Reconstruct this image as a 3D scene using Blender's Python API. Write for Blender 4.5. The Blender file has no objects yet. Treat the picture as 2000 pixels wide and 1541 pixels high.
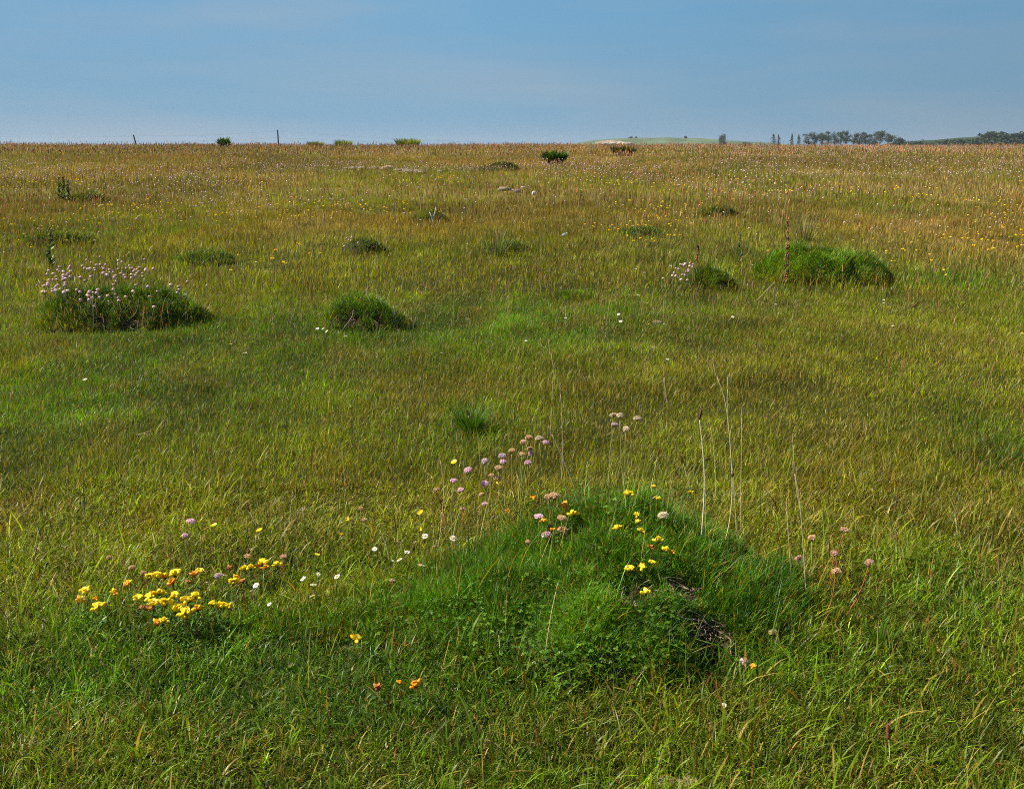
import bpy, math, random
import numpy as np

# ------------------------------------------------------------------ camera, light, exposure
SC = bpy.context.scene
COL = SC.collection
F_PX, W_PX, H_PX, V0 = 2000.0, 2000.0, 1541.0, 290.0     # focal length, frame and eye-level row of the photograph
EYE = 1.10
PITCH = math.atan((H_PX / 2 - V0) / F_PX)
cam_d = bpy.data.cameras.new('camera'); cam = bpy.data.objects.new('camera', cam_d); COL.objects.link(cam)
cam_d.sensor_width = 36; cam_d.sensor_fit = 'HORIZONTAL'; cam_d.lens = 36 * F_PX / W_PX
cam_d.clip_start = 0.05; cam_d.clip_end = 20000
cam.location = (0, 0, EYE); cam.rotation_euler = (math.pi / 2 - PITCH, 0, 0)
SC.camera = cam

SUN_ELEV, SUN_AZ = math.radians(46), math.radians(-82)    # azimuth measured from +Y (straight ahead) towards +X
sun_dir = (math.cos(SUN_ELEV) * math.sin(SUN_AZ), math.cos(SUN_ELEV) * math.cos(SUN_AZ), math.sin(SUN_ELEV))
sun_d = bpy.data.lights.new('sun', 'SUN'); sun = bpy.data.objects.new('sun', sun_d); COL.objects.link(sun)
sun_d.energy = 5.0; sun_d.angle = math.radians(0.5); sun_d.color = (1.0, 0.91, 0.76)
from mathutils import Vector, Matrix, Euler
sun.rotation_euler = Vector(sun_dir).to_track_quat('Z', 'Y').to_euler()

world = bpy.data.worlds.new('World'); SC.world = world; world.use_nodes = True
wn, wl = world.node_tree.nodes, world.node_tree.links
wn.clear()
w_out = wn.new('ShaderNodeOutputWorld'); w_bg = wn.new('ShaderNodeBackground')
sky = wn.new('ShaderNodeTexSky'); sky.sky_type = 'NISHITA'; sky.sun_disc = False
sky.sun_elevation = SUN_ELEV; sky.sun_rotation = SUN_AZ
sky.air_density = 1.0; sky.dust_density = 0.6; sky.ozone_density = 2.0
w_bg.inputs['Strength'].default_value = 0.07
tc = wn.new('ShaderNodeTexCoord'); sp = wn.new('ShaderNodeSeparateXYZ')
wl.new(tc.outputs['Generated'], sp.inputs[0])
# low band of the sky: the blue-grey summer haze of the photograph, blended into the Nishita dome higher up
rp = wn.new('ShaderNodeValToRGB'); rp.color_ramp.interpolation = 'EASE'
SKY_STOPS = [(0.0, (0.280, 0.425, 0.560)), (0.035, (0.230, 0.415, 0.580)), (0.13, (0.185, 0.405, 0.625)), (0.3, (0.105, 0.29, 0.60))]
SKY_STOPS = [(a, tuple(c * 0.475 for c in b)) for a, b in SKY_STOPS]          # exposure is +1.05
mr = wn.new('ShaderNodeMapRange'); mr.inputs['From Min'].default_value = 0.0; mr.inputs['From Max'].default_value = 0.5
wl.new(sp.outputs['Z'], mr.inputs['Value'])
for i, (p, c) in enumerate(SKY_STOPS):
    e = rp.color_ramp.elements[i] if i < 2 else rp.color_ramp.elements.new(p * 2)
    e.position = p * 2; e.color = (*c, 1)
wl.new(mr.outputs[0], rp.inputs[0])
scl = wn.new('ShaderNodeVectorMath'); scl.operation = 'SCALE'; scl.inputs['Scale'].default_value = 1 / 0.07
# thin veils of high cloud
mp = wn.new('ShaderNodeMapping'); mp.inputs['Scale'].default_value = (2.2, 2.2, 16.0); mp.inputs['Rotation'].default_value = (0.03, 0.09, 0)
wl.new(tc.outputs['Generated'], mp.inputs[0])
nz = wn.new('ShaderNodeTexNoise'); nz.inputs['Scale'].default_value = 1.4; nz.inputs['Detail'].default_value = 6
wl.new(mp.outputs[0], nz.inputs['Vector'])
cr = wn.new('ShaderNodeMapRange'); cr.inputs['From Min'].default_value = 0.42; cr.inputs['From Max'].default_value = 0.75
cr.inputs['To Max'].default_value = 0.45
wl.new(nz.outputs['Fac'], cr.inputs['Value'])
veil = wn.new('ShaderNodeMix'); veil.data_type = 'RGBA'
wl.new(cr.outputs[0], veil.inputs[0]); wl.new(rp.outputs[0], veil.inputs[6]); veil.inputs[7].default_value = (0.185, 0.220, 0.255, 1)
# the side away from the sun is a little deeper
sx = wn.new('ShaderNodeMapRange'); sx.inputs['From Min'].default_value = -0.05; sx.inputs['From Max'].default_value = 0.5
sx.inputs['To Min'].default_value = 1.0; sx.inputs['To Max'].default_value = 0.80
wl.new(sp.outputs['X'], sx.inputs['Value'])
sxm = wn.new('ShaderNodeVectorMath'); sxm.operation = 'SCALE'
wl.new(veil.outputs[2], sxm.inputs[0]); wl.new(sx.outputs[0], sxm.inputs['Scale'])
wl.new(sxm.outputs[0], scl.inputs[0])
hm = wn.new('ShaderNodeMapRange'); hm.inputs['From Min'].default_value = 0.16; hm.inputs['From Max'].default_value = 0.5
wl.new(sp.outputs['Z'], hm.inputs['Value'])
mx = wn.new('ShaderNodeMix'); mx.data_type = 'RGBA'
wl.new(hm.outputs[0], mx.inputs[0]); wl.new(scl.outputs[0], mx.inputs[6]); wl.new(sky.outputs[0], mx.inputs[7])
wl.new(mx.outputs[2], w_bg.inputs['Color']); wl.new(w_bg.outputs[0], w_out.inputs[0])

SC.view_settings.view_transform = 'Standard'; SC.view_settings.look = 'None'
SC.view_settings.exposure = 1.05; SC.view_settings.gamma = 1.0
SC.cycles.max_bounces = 6; SC.cycles.diffuse_bounces = 3; SC.cycles.glossy_bounces = 2
SC.cycles.transmission_bounces = 4; SC.cycles.transparent_max_bounces = 8
SC.cycles.use_denoising = False; SC.cycles.use_adaptive_sampling = False
SC.cycles.pixel_filter_type = 'BLACKMAN_HARRIS'; SC.cycles.filter_width = 1.1

rng = np.random.default_rng(11); random.seed(5)

# ------------------------------------------------------------------ helpers
_tab = np.random.default_rng(3).random((256, 256))
def vnoise(x, y):
    x = np.asarray(x, float); y = np.asarray(y, float)
    xi = np.floor(x).astype(int); yi = np.floor(y).astype(int)
    fx = x - xi; fy = y - yi
    fx = fx * fx * (3 - 2 * fx); fy = fy * fy * (3 - 2 * fy)
    a = _tab[xi & 255, yi & 255]; b = _tab[(xi + 1) & 255, yi & 255]
    c = _tab[xi & 255, (yi + 1) & 255]; d = _tab[(xi + 1) & 255, (yi + 1) & 255]
    return (a * (1 - fx) + b * fx) * (1 - fy) + (c * (1 - fx) + d * fx) * fy
def fnoise(x, y, o=3):
    s = 0; a = 0.5; t = 0
    for i in range(o):
        s = s + a * vnoise(x * 2 ** i + 17.3 * i, y * 2 ** i + 5.1 * i); t += a; a *= 0.5
    return s / t
def sstep(a, b, x):
    t = np.clip((np.asarray(x, float) - a) / (b - a), 0, 1); return t * t * (3 - 2 * t)

RISE = 1.17
def terrain(x, y):
    x = np.asarray(x, float); y = np.asarray(y, float)
    t = (y - 3) / 90.0
    p = np.where(t < 0, 0, RISE * (1 - (1 - t) ** 2))
    far = sstep(100, 190, y)
    p = np.where(y > 93, RISE - (RISE + 0.4) * far, p)
    damp = 1 - 0.9 * far
    b = 0.16 * (fnoise(x / 7 + 3, y / 7 + 9, 2) - 0.5) * sstep(4, 25, y) + 0.34 * (fnoise(x / 11 + 1, y / 16 + 4, 3) - 0.5) * sstep(40, 75, y)
    b = b + 0.07 * (fnoise(x / 1.1 + 31, y / 1.1 + 7, 2) - 0.5) + 0.035 * (vnoise(x / 0.28 + 50, y / 0.28) - 0.5)
    return p + b * damp - 0.0009 * np.clip(x, -60, 60) * sstep(20, 90, y) * damp

class Mound:                                   # a turf hummock: a few overlapping domes with dents
    def __init__(s, domes, dents=(), warp=0.10, seed=0.0):
        s.domes, s.dents, s.warp, s.seed = domes, dents, warp, seed
        s.x0 = min(d[0] - d[2] for d in domes) - .03; s.x1 = max(d[0] + d[2] for d in domes) + .03
        s.y0 = min(d[1] - d[3] for d in domes) - .03; s.y1 = max(d[1] + d[3] for d in domes) + .03
    def rel(s, x, y):
        h = np.zeros(np.shape(x)); w = s.warp
        nx = (fnoise(x / .22 + s.seed, y / .22, 2) - .5) * w * 2; ny = (fnoise(x / .22 + 40 + s.seed, y / .22 + 9, 2) - .5) * w * 2
        for (cx, cy, rx, ry, H, p) in s.domes:
            r2 = ((x + nx * rx * 2 - cx) / rx) ** 2 + ((y + ny * ry * 2 - cy) / ry) ** 2
            d = H * np.clip(1 - r2, 0, None) ** p
            h = np.maximum(h, d) + 0.25 * np.minimum(h, d)
        h = h * (0.86 + 0.28 * fnoise(x / .13 + s.seed * 2, y / .13 + 3, 2))
        for (cx, cy, r, dep) in s.dents:
            h = h - dep * np.exp(-((x - cx) ** 2 + (y - cy) ** 2) / r ** 2) * (h > 0.002)
        return h
MOUNDS = []
def surf(x, y):
    x = np.asarray(x, float); y = np.asarray(y, float)
    t = terrain(x, y); r = np.zeros(np.shape(t))
    for m in MOUNDS:
        ins = (x > m.x0) & (x < m.x1) & (y > m.y0) & (y < m.y1)
        if np.any(ins): r = np.maximum(r, np.where(ins, m.rel(x, y), 0))
    return t + r
CP, SP = math.cos(PITCH), math.sin(PITCH)
def ray(u, v):                                 # direction per metre of world depth (y)
    a, b = (u - W_PX / 2) / F_PX, -(v - H_PX / 2) / F_PX
    dy = CP + b * SP; dz = -SP + b * CP
    return a / dy, dz / dy
YS = np.concatenate([np.arange(1.3, 12, 0.01), np.arange(12, 93, 0.05)])
def at_height(u, v, L=0.0):                    # the point seen at a pixel that stands L above the turf
    rx, rz = ray(u, v)
    g = EYE + rz * YS - surf(rx * YS, YS) - L
    k = np.argmax(g < 0)
    if not np.any(g < 0): k = len(YS) - 1
    y = YS[k]
    return np.array([rx * y, y, EYE + rz * y])
def at_depth(u, v, y):
    rx, rz = ray(u, v); return np.array([rx * y, y, EYE + rz * y])
def gpt(u, v):
    p = at_height(u, v); return p

# ---- materials, all procedural; base colour comes from the 'Col' attribute of each mesh, broken up by noise
def mat(name, rough=0.5, spec=0.5, trans=0.0, nscale=40.0, namt=0.25, bump=0.0, trans_tint=(1, 1, 1)):
    m = bpy.data.materials.new(name); m.use_nodes = True
    n, l = m.node_tree.nodes, m.node_tree.links
    b = n['Principled BSDF']; out = n['Material Output']
    at = n.new('ShaderNodeAttribute'); at.attribute_name = 'Col'
    no = n.new('ShaderNodeTexNoise'); no.inputs['Scale'].default_value = nscale; no.inputs['Detail'].default_value = 4
    g = n.new('ShaderNodeNewGeometry'); l.new(g.outputs['Position'], no.inputs['Vector'])
    r = n.new('ShaderNodeMapRange'); r.inputs['To Min'].default_value = 1 - namt; r.inputs['To Max'].default_value = 1 + namt
    r.inputs['From Min'].default_value = 0.3; r.inputs['From Max'].default_value = 0.7
    l.new(no.outputs['Fac'], r.inputs['Value'])
    s = n.new('ShaderNodeVectorMath'); s.operation = 'SCALE'
    l.new(at.outputs['Color'], s.inputs[0]); l.new(r.outputs[0], s.inputs['Scale'])
    l.new(s.outputs[0], b.inputs['Base Color'])
    b.inputs['Roughness'].default_value = rough; b.inputs['Specular IOR Level'].default_value = spec
    if bump:
        bp = n.new('ShaderNodeBump'); bp.inputs['Strength'].default_value = bump; bp.inputs['Distance'].default_value = 0.01
        l.new(no.outputs['Fac'], bp.inputs['Height']); l.new(bp.outputs[0], b.inputs['Normal'])
    if trans:
        t = n.new('ShaderNodeBsdfTranslucent'); mixs = n.new('ShaderNodeMixShader'); mixs.inputs[0].default_value = trans
        tm = n.new('ShaderNodeVectorMath'); tm.operation = 'MULTIPLY'; tm.inputs[1].default_value = trans_tint
        l.new(s.outputs[0], tm.inputs[0]); l.new(tm.outputs[0], t.inputs['Color'])
        l.new(b.outputs[0], mixs.inputs[1]); l.new(t.outputs[0], mixs.inputs[2]); l.new(mixs.outputs[0], out.inputs[0])
    return m
M = {
 'grass': mat('grass_blade', 0.42, 0.22, 0.34, 25, 0.15, trans_tint=(1.15, 1.2, 0.4)),
 'far': mat('far_foliage', 0.7, 0.2, 0.15, 0.4, 0.2),
 'ground': mat('turf_soil', 0.95, 0.1, 0, 18, 0.35, 0.5),
 'soil': mat('dark_soil', 0.95, 0.1, 0, 60, 0.4, 0.8),
 'petal': mat('petal', 0.55, 0.3, 0.30, 300, 0.10),
 'gloss': mat('glossy_petal', 0.25, 0.5, 0.25, 300, 0.08),
 'stem': mat('stem', 0.5, 0.2, 0.25, 120, 0.2),
 'dry': mat('dry_plant', 0.8, 0.2, 0.12, 200, 0.3),
 'stone': mat('stone', 0.85, 0.3, 0, 60, 0.3, 0.6),
 'wood': mat('weathered_wood', 0.85, 0.2, 0, 30, 0.3, 0.5),
 'bark': mat('bark', 0.9, 0.1, 0, 3, 0.3),
 'hill': mat('hill_pasture', 0.95, 0.05, 0, 0.02, 0.25),
}

class MB:                                      # collects triangles and colours, builds ONE mesh object
    def __init__(s): s.v, s.t, s.c, s.n = [], [], [], 0
    def add(s, v, t, c):
        v = np.asarray(v, float).reshape(-1, 3); t = np.asarray(t, int).reshape(-1, 3)
        c = np.asarray(c, float)
        if c.ndim == 1: c = np.tile(c, (len(v), 1))
        s.v.append(v); s.t.append(t + s.n); s.c.append(c); s.n += len(v)
    def mesh(s, name, m, smooth=True):
        v = np.concatenate(s.v).astype(np.float32); t = np.concatenate(s.t).astype(np.int32); c = np.concatenate(s.c).astype(np.float32)
        me = bpy.data.meshes.new(name)
        me.vertices.add(len(v)); me.vertices.foreach_set('co', v.ravel())
        me.loops.add(len(t) * 3); me.loops.foreach_set('vertex_index', t.ravel())
        me.polygons.add(len(t)); me.polygons.foreach_set('loop_start', np.arange(0, len(t) * 3, 3, dtype=np.int32))
        if smooth: me.polygons.foreach_set('use_smooth', np.ones(len(t), bool))
        a = me.attributes.new('Col', 'FLOAT_COLOR', 'POINT')
        a.data.foreach_set('color', np.concatenate([c, np.ones((len(c), 1), np.float32)], 1).ravel())
        me.update(); me.materials.append(m)
        return me
    def build(s, name, m, parent=None, loc=(0, 0, 0), smooth=True):
        return link(name, s.mesh(name, m, smooth), parent, loc)
def link(name, me, parent=None, loc=(0, 0, 0)):
    o = bpy.data.objects.new(name, me); COL.objects.link(o); o.location = loc
    if parent: o.parent = parent
    return o
def tag(o, label=None, cat=None, group=None, kind=None):
    for k, v in (('label', label), ('category', cat), ('group', group), ('kind', kind)):
        if v: o[k] = v
    return o
def thing(name, loc, label, cat, group=None):
    o = link(name, None, None, [float(q) for q in loc]); o.empty_display_size = 0.05
    return tag(o, label, cat, group)

def blades(mb, p, L, w, az, th0, bend, col, seg=3, grow=None, twist=None):
    """curved tapering leaves. p base (n,3), L length, w width, az heading, th0 tilt from vertical at the base, bend added tilt at the tip"""
    n = len(p); L = np.broadcast_to(L, n); w = np.broadcast_to(w, n)
    if twist is None: twist = rng.uniform(-1, 1, n)
    fx, fy = np.cos(az), np.sin(az)
    pts = []; cur = p.copy(); k = np.arange(seg)
    pts.append(cur)
    for i in range(seg):
        th = th0 + bend * (i + 0.5) / seg
        st, ct = np.sin(th) * L / seg, np.cos(th) * L / seg
        cur = cur + np.stack([fx * st, fy * st, ct], 1)
        pts.append(cur)
    a2 = az + math.pi / 2 + twist
    side = np.stack([np.cos(a2), np.sin(a2), np.zeros(n)], 1)
    V = np.zeros((n, 2 * seg + 1, 3)); 
    for i in range(seg):
        t = i / seg
        ww = (w * (0.75 + 0.5 * t) * (1 - t ** 2.2) * 0.5)[:, None] if seg > 1 else (w * 0.5)[:, None]
        V[:, 2 * i] = pts[i] - side * ww; V[:, 2 * i + 1] = pts[i] + side * ww
    V[:, 2 * seg] = pts[seg]
    T = []
    for i in range(seg - 1):
        a = 2 * i; T += [[a, a + 1, a + 3], [a, a + 3, a + 2]]
    a = 2 * (seg - 1); T.append([a, a + 1, a + 2])
    T = np.array(T)[None] + (np.arange(n) * (2 * seg + 1))[:, None, None]
    mb.add(V.reshape(-1, 3), T.reshape(-1, 3), np.repeat(col, 2 * seg + 1, 0))

def tube(mb, pts, r0, r1, col, ns=5):
    pts = np.asarray(pts, float); n = len(pts)
    tg = np.gradient(pts, axis=0); tg /= np.linalg.norm(tg, axis=1)[:, None] + 1e-9
    ref = np.array([1.0, 0.13, 0.07]) if abs(tg[0, 0]) < 0.9 else np.array([0, 1.0, 0.1])
    s = np.cross(tg, ref); s /= np.linalg.norm(s, axis=1)[:, None]; b = np.cross(tg, s)
    a = np.arange(ns) * 2 * math.pi / ns; r = np.linspace(r0, r1, n)[:, None, None]
    V = pts[:, None] + r * (np.cos(a)[None, :, None] * s[:, None] + np.sin(a)[None, :, None] * b[:, None])
    V = np.concatenate([V.reshape(-1, 3), pts[:1], pts[-1:]]); T = []
    for i in range(n - 1):
        for j in range(ns):
            q = (j + 1) % ns; A, B, C, D = i * ns + j, i * ns + q, (i + 1) * ns + q, (i + 1) * ns + j
            T += [[A, B, C], [A, C, D]]
    for j in range(ns):
        q = (j + 1) % ns; T += [[n * ns, q, j], [n * ns + 1, (n - 1) * ns + j, (n - 1) * ns + q]]
    c = np.asarray(col, float)
    if c.ndim == 2: c = np.concatenate([np.repeat(c, ns, 0), c[:1], c[-1:]])
    mb.add(V, T, c)
def arc(a, b, sag=0.0, n=6, j=0.0):            # a gently curved path from a to b
    a = np.asarray(a, float); b = np.asarray(b, float); t = np.linspace(0, 1, n)[:, None]
    d = b - a; L = np.linalg.norm(d)
    off = np.array([random.uniform(-1, 1), random.uniform(-1, 1), 0]) * sag * L
    return a + d * t + off * np.sin(t * math.pi) + np.random.default_rng(int(abs(a[0]) * 1e5) + n).normal(0, 1, (n, 3)) * j * L * np.sin(t * math.pi)
def blob(mb, c, r, col, nu=8, nv=5, rough=0.0, rot=None):
    """rounded lump with radii r"""
    V = []; T = []
    for i in range(nv + 1):
        ph = math.pi * i / nv
        for j in range(nu):
            th = 2 * math.pi * j / nu; k = 1 + rough * random.uniform(-1, 1)
            V.append([math.sin(ph) * math.cos(th) * k, math.sin(ph) * math.sin(th) * k, math.cos(ph) * k])
    V = np.array(V) * np.asarray(r)
    if rot is not None: V = V @ np.array(rot).T
    for i in range(nv):
        for j in range(nu):
            q = (j + 1) % nu; A, B, C, D = i * nu + j, i * nu + q, (i + 1) * nu + q, (i + 1) * nu + j
            T += [[A, D, C], [A, C, B]]
    mb.add(V + np.asarray(c), T, col)
def frame(nv):
    z = np.asarray(nv, float); z = z / np.linalg.norm(z)
    x = np.cross(z, [0.31, 0.2, 0.93] if abs(z[2]) < .9 else [1, 0.1, 0]); x /= np.linalg.norm(x)
    return x, np.cross(z, x), z
def jit(c, a=0.15):
    return np.clip(np.asarray(c) * random.uniform(1 - a, 1 + a), 0, 1)

# ------------------------------------------------------------------ the hummocks' shapes (needed before anything stands on the turf)
def dome_px(u0, u1, vb, vt, grass=0.05, dep=0.8, pw=0.75):
    um = (u0 + u1) / 2; f = at_height(um, vb); y = f[1]
    rx = (u1 - u0) / 2 * y / F_PX; ry = rx * dep; cy = y + ry * 0.9
    top = at_depth(um, vt, cy); H = max(0.03, top[2] - float(terrain(top[0], cy)) - grass)
    return (top[0], cy, rx, ry, H, pw)
BIG = Mound([(.27, 2.44, .42, .50, .190, 1.3), (-.03, 2.36, .34, .38, .070, 1.2), (.53, 2.25, .28, .30, .085, 1.1), (-.30, 2.32, .32, .24, .03, 1.1), (.02, 2.16, .22, .2, .03, 1.1)],
            [(.44, 2.065, .046, .018), (.39, 2.185, .040, .045), (.285, 2.165, .042, .055)], 0.16, 1.7)
HUM = [  # pixel box of each hummock, dents flag, green (linear), blade length, label
 ((70, 395, 650, 562), 1, (0.044, 0.104, 0.006), .075, 'large dark green turf hummock on the left, crowded with pale pink thrift'),
 ((616, 806, 650, 574), 1, (0.055, 0.122, 0.006), .075, 'dark grassy hummock left of centre with pale dead stalks on its shaded front'),
 ((1318, 1450, 574, 524), 1, (0.044, 0.094, 0.006), .07, 'small dark hummock with thrift on its left side, left of the smooth green dome'),
 ((1468, 1735, 556, 488), 0, (.062, .150, .008), .075, 'smooth bright green dome of fine grass behind the rusty dock spike'),
 ((662, 768, 497, 468), 1, (0.054, 0.104, 0.007), .07, 'small dark green hummock behind the grassy one left of centre'),
 ((1200, 1305, 467, 446), 0, (0.049, 0.108, 0.006), .06, 'low dark green hummock up the field, above the small thrift hummock'),
 ((130, 218, 397, 378), 0, (0.076, 0.108, 0.008), .08, 'faint low green hummock far up on the left beside the dark dock clump'),
 ((795, 885, 437, 414), 0, (0.072, 0.099, 0.008), .08, 'low olive hummock beside the pale forked dead twig'),
 ((935, 1015, 335, 321), 0, (0.044, 0.072, 0.007), .08, 'far low dark mound left of the round dark bush'),
 ((40, 182, 482, 455), 0, (0.067, 0.104, 0.007), .08, 'broad low green hummock on the left behind the large thrift hummock'),
 ((328, 462, 522, 494), 0, (0.054, 0.099, 0.007), .07, 'low broad green hummock right of and behind the large thrift hummock'),
 ((1080, 1168, 592, 574), 0, (0.055, 0.126, 0.006), .06, 'very low bright green cushion in front of the small thrift hummock'),
 ((935, 1035, 492, 472), 0, (0.067, 0.117, 0.007), .08, 'low green hummock in the middle of the field right of the small dark one'),
 ((1925, 2010, 477, 462), 0, (0.063, 0.104, 0.007), .07, 'low dark green hummock at the right edge of the field'),
 ((1355, 1445, 425, 406), 0, (0.072, 0.104, 0.008), .08, 'low olive hummock up the field left of the tall dock spike top'),
]
HM = []
for i, (px, dn, cg, bl, lb) in enumerate(HUM):
    d = dome_px(*px, grass=bl * 0.4)
    if i < 4: d = d[:4] + (d[4] * 1.0, d[5] * 1.2)
    if i > 3: d = d[:4] + (d[4] * 1.25, d[5])
    domes = [d]
    if i == 0: domes = [d, (d[0] + d[2] * .72, d[1] - d[3] * .1, d[2] * .45, d[3] * .6, d[4] * .55, .8), (d[0] - d[2] * .65, d[1] - .05, d[2] * .5, d[3] * .7, d[4] * .6, .8)]
    if i == 3: domes = [d, (d[0] + d[2] * .6, d[1] - d[3] * .1, d[2] * .5, d[3] * .7, d[4] * .62, .8), (d[0] - d[2] * .6, d[1] - .05, d[2] * .45, d[3] * .7, d[4] * .6, .8)]
    dents = []
    if dn:
        q = d[2]; dents = [(d[0] + q * .35, d[1] - d[3] * .72, q * .13, d[4] * .35)]
        if i in (0, 1): dents.append((d[0] + q * (.02 if i == 0 else -.1), d[1] - d[3] * .8, q * .09, d[4] * .3))
    HM.append(Mound(domes, dents, 0.15, 3.1 * i))
MOUNDS += [BIG] + HM

# ------------------------------------------------------------------ colour of the sward over the field: greener hollows, dry rises, pink-brown seed heads up the slope
BL = []
for (u, v, su, sv, g) in [
    (180, 760, 300, 90, .5), (120, 650, 240, 34, .45), (600, 655, 480, 30, .5), (900, 610, 400, 30, .4), (1180, 640, 280, 45, .5),
    (450, 1330, 560, 120, .55), (900, 1260, 420, 130, .8), (900, 830, 150, 55, .55), (1650, 480, 380, 36, .35), (1890, 546, 110, 18, .6),
    (900, 480, 260, 30, .45), (620, 470, 180, 25, .3), (1850, 1160, 160, 90, .4), (1450, 1310, 180, 60, .7), (420, 505, 90, 22, .5),
    (1250, 580, 200, 35, .5), (1780, 1330, 300, 160, .2), (1990, 880, 90, 60, .5), (100, 1350, 260, 120, .25), (700, 1120, 240, 50, .35), (300, 1250, 300, 60, .5),
    (1250, 1430, 330, 60, -.7), (1700, 930, 320, 120, -.35), (1450, 790, 330, 120, -.35), (650, 960, 420, 140, -.30), (330, 560, 300, 30, -.3),
    (850, 540, 300, 28, -.6), (1100, 545, 300, 24, -.5), (1900, 720, 280, 120, -.15), (150, 1460, 240, 60, -.4), (560, 1480, 250, 50, -.35), (1780, 980, 240, 60, -.45)]:
    a = gpt(u, v); b = gpt(u, v + sv); c = gpt(u, v - sv)
    BL.append((a[0], a[1], su * a[1] / F_PX, max(b[1] * 0, (c[1] - b[1]) / 2), g))
def greenness(x, y):
    g = 0.30 + 0.9 * (fnoise(x / .9 + 11, y / 1.3 + 2, 3) - .5) + 0.5 * (fnoise(x / 4 + 5, y / 6, 2) - .5)
    for (cx, cy, sx_, sy_, w) in BL:
        q = ((x - cx) / sx_) ** 2 + ((y - cy) / sy_) ** 2
        g = g + w * np.exp(-q)
    return np.clip(g, 0, 1)
FRESH, OLIVE, STRAW, RUST, PALE = map(np.array, ((.074, .162, .003), (.168, .192, .003), (.36, .27, .05), (.17, .080, .014), (.22, .27, .05)))
def far_tan(x, y):
    n = fnoise(x / 6 + 2, y / 9 + 4, 3)
    t = sstep(7.5, 16, y + 12 * (n - .5)) * (0.62 + 0.9 * n)
    return np.clip(t, 0, 1)
def sward(x, y, dry=1.0, R=None):
    R = R or rng
    n = len(x); g = greenness(x, y)[:, None]; t = far_tan(x, y)[:, None]
    base = OLIVE * (1 - g) + FRESH * g
    tan = np.array([.34, .205, .030]) * (1 - .45 * g) + np.array([.04, .09, .012]) * .45 * g
    base = base * (1 - .85 * t) + tan * .85 * t
    # up the slope the sward is a patchwork: rusty, straw-pink, olive and dark green drifts
    f = sstep(7, 16, y)[:, None]
    p1 = fnoise(x / 2.6 + 13, y / 5.5 + 3, 3)[:, None]; p2 = fnoise(x / 1.7 + 43, y / 3.6 + 23, 3)[:, None]; p3 = fnoise(x / 3.3 + 83, y / 4.8 + 63, 3)[:, None]
    def pick(b, m, c): return b * (1 - m * f) + np.array(c) * m * f
    base = pick(base, .95 * sstep(.52, .66, p1), (.34, .165, .018)); base = pick(base, .95 * sstep(.54, .66, p2), (.055, .105, .005))
    base = pick(base, .9 * sstep(.54, .66, p3), (.42, .28, .11)); base = pick(base, .9 * sstep(.53, .66, 1 - p1), (.17, .20, .006)); base = pick(base, .9 * sstep(.55, .68, 1 - p3), (.105, .085, .010))
    fn = (1 - sstep(1.85, 2.6, y))[:, None]; base = base * (1 - .6 * fn) + np.array([.072, .152, .003]) * .6 * fn
    # small-scale mosaic of plants: mossy dark spots, pale blades, yellowing rosettes
    v1 = fnoise(x / .34 + 15, y / .5 + 35, 3)[:, None]; v2 = fnoise(x / .09 + 65, y / .14 + 5, 2)[:, None]; v3 = fnoise(x / .22 + 95, y / .3 + 25, 2)[:, None]
    nr_ = sstep(1.7, 3.2, y)[:, None]; base = base * (1 + (.5 + 1.0 * nr_) * (v1 - .5)) * (1 + .8 * (v2 - .5)); w3 = .5 * sstep(.58, .75, v3) * sstep(1.6, 3.0, y)[:, None]; base = base * (1 - w3) + np.array([.20, .145, .02]) * w3
    br = np.exp(R.normal(.0, .42, (n, 1)))
    base = base * br
    r = R.random(n)[:, None]
    pd = dry * (0.13 + 0.13 * (1 - g)) * (.5 + .5 * sstep(1.8, 3.0, y)[:, None])
    base = np.where(r < pd, STRAW * (0.55 + .6 * R.random((n, 1))), base)
    base = np.where((r > pd) & (r < pd + dry * (.05 + .05 * (1 - g) + .05 * t)), RUST * (0.6 + .8 * R.random((n, 1))), base)
    base = np.where(r > 1 - .10, base * .5 + PALE * .5, base)
    return np.clip(base, 0.004, .8)

# ------------------------------------------------------------------ ground sheet
ys = np.concatenate([np.arange(-8, 1, .25), np.arange(1, 4, .03), np.arange(4, 10, .07), np.arange(10, 30, .22), np.arange(30, 110, .8), np.arange(110, 220, 5), np.geomspace(220, 2600, 30)])
ss = np.linspace(-1, 1, 221); ss = np.sign(ss) * (0.55 * np.abs(ss) + 0.45 * np.abs(ss) ** 2)
YY, S2 = np.meshgrid(ys, ss, indexing='ij'); XX = S2 * (3.0 + 1.15 * np.abs(YY))
ZZ = terrain(XX, YY)
nr, nc = XX.shape; idx = np.arange(nr * nc).reshape(nr, nc)
q = np.stack([idx[:-1, :-1], idx[:-1, 1:], idx[1:, 1:], idx[1:, :-1]], -1).reshape(-1, 4)
g = greenness(XX.ravel(), YY.ravel())[:, None]; t = far_tan(XX.ravel(), YY.ravel())[:, None]
gc = np.array([.026, .028, .004]) * (1 - t) + np.array([.13, .10, .02]) * t
gc = gc * (1 - .55 * g) + np.array([.018, .036, .003]) * .55 * g
fr = sstep(130, 260, YY.ravel())[:, None]; gc = gc * (1 - fr) + np.array([.10, .14, .045]) * fr
mb = MB(); mb.add(np.stack([XX, YY, ZZ], -1).reshape(-1, 3), np.concatenate([q[:, [0, 1, 2]], q[:, [0, 2, 3]]]), gc)
tag(mb.build('ground', M['ground']), kind='structure')

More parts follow.
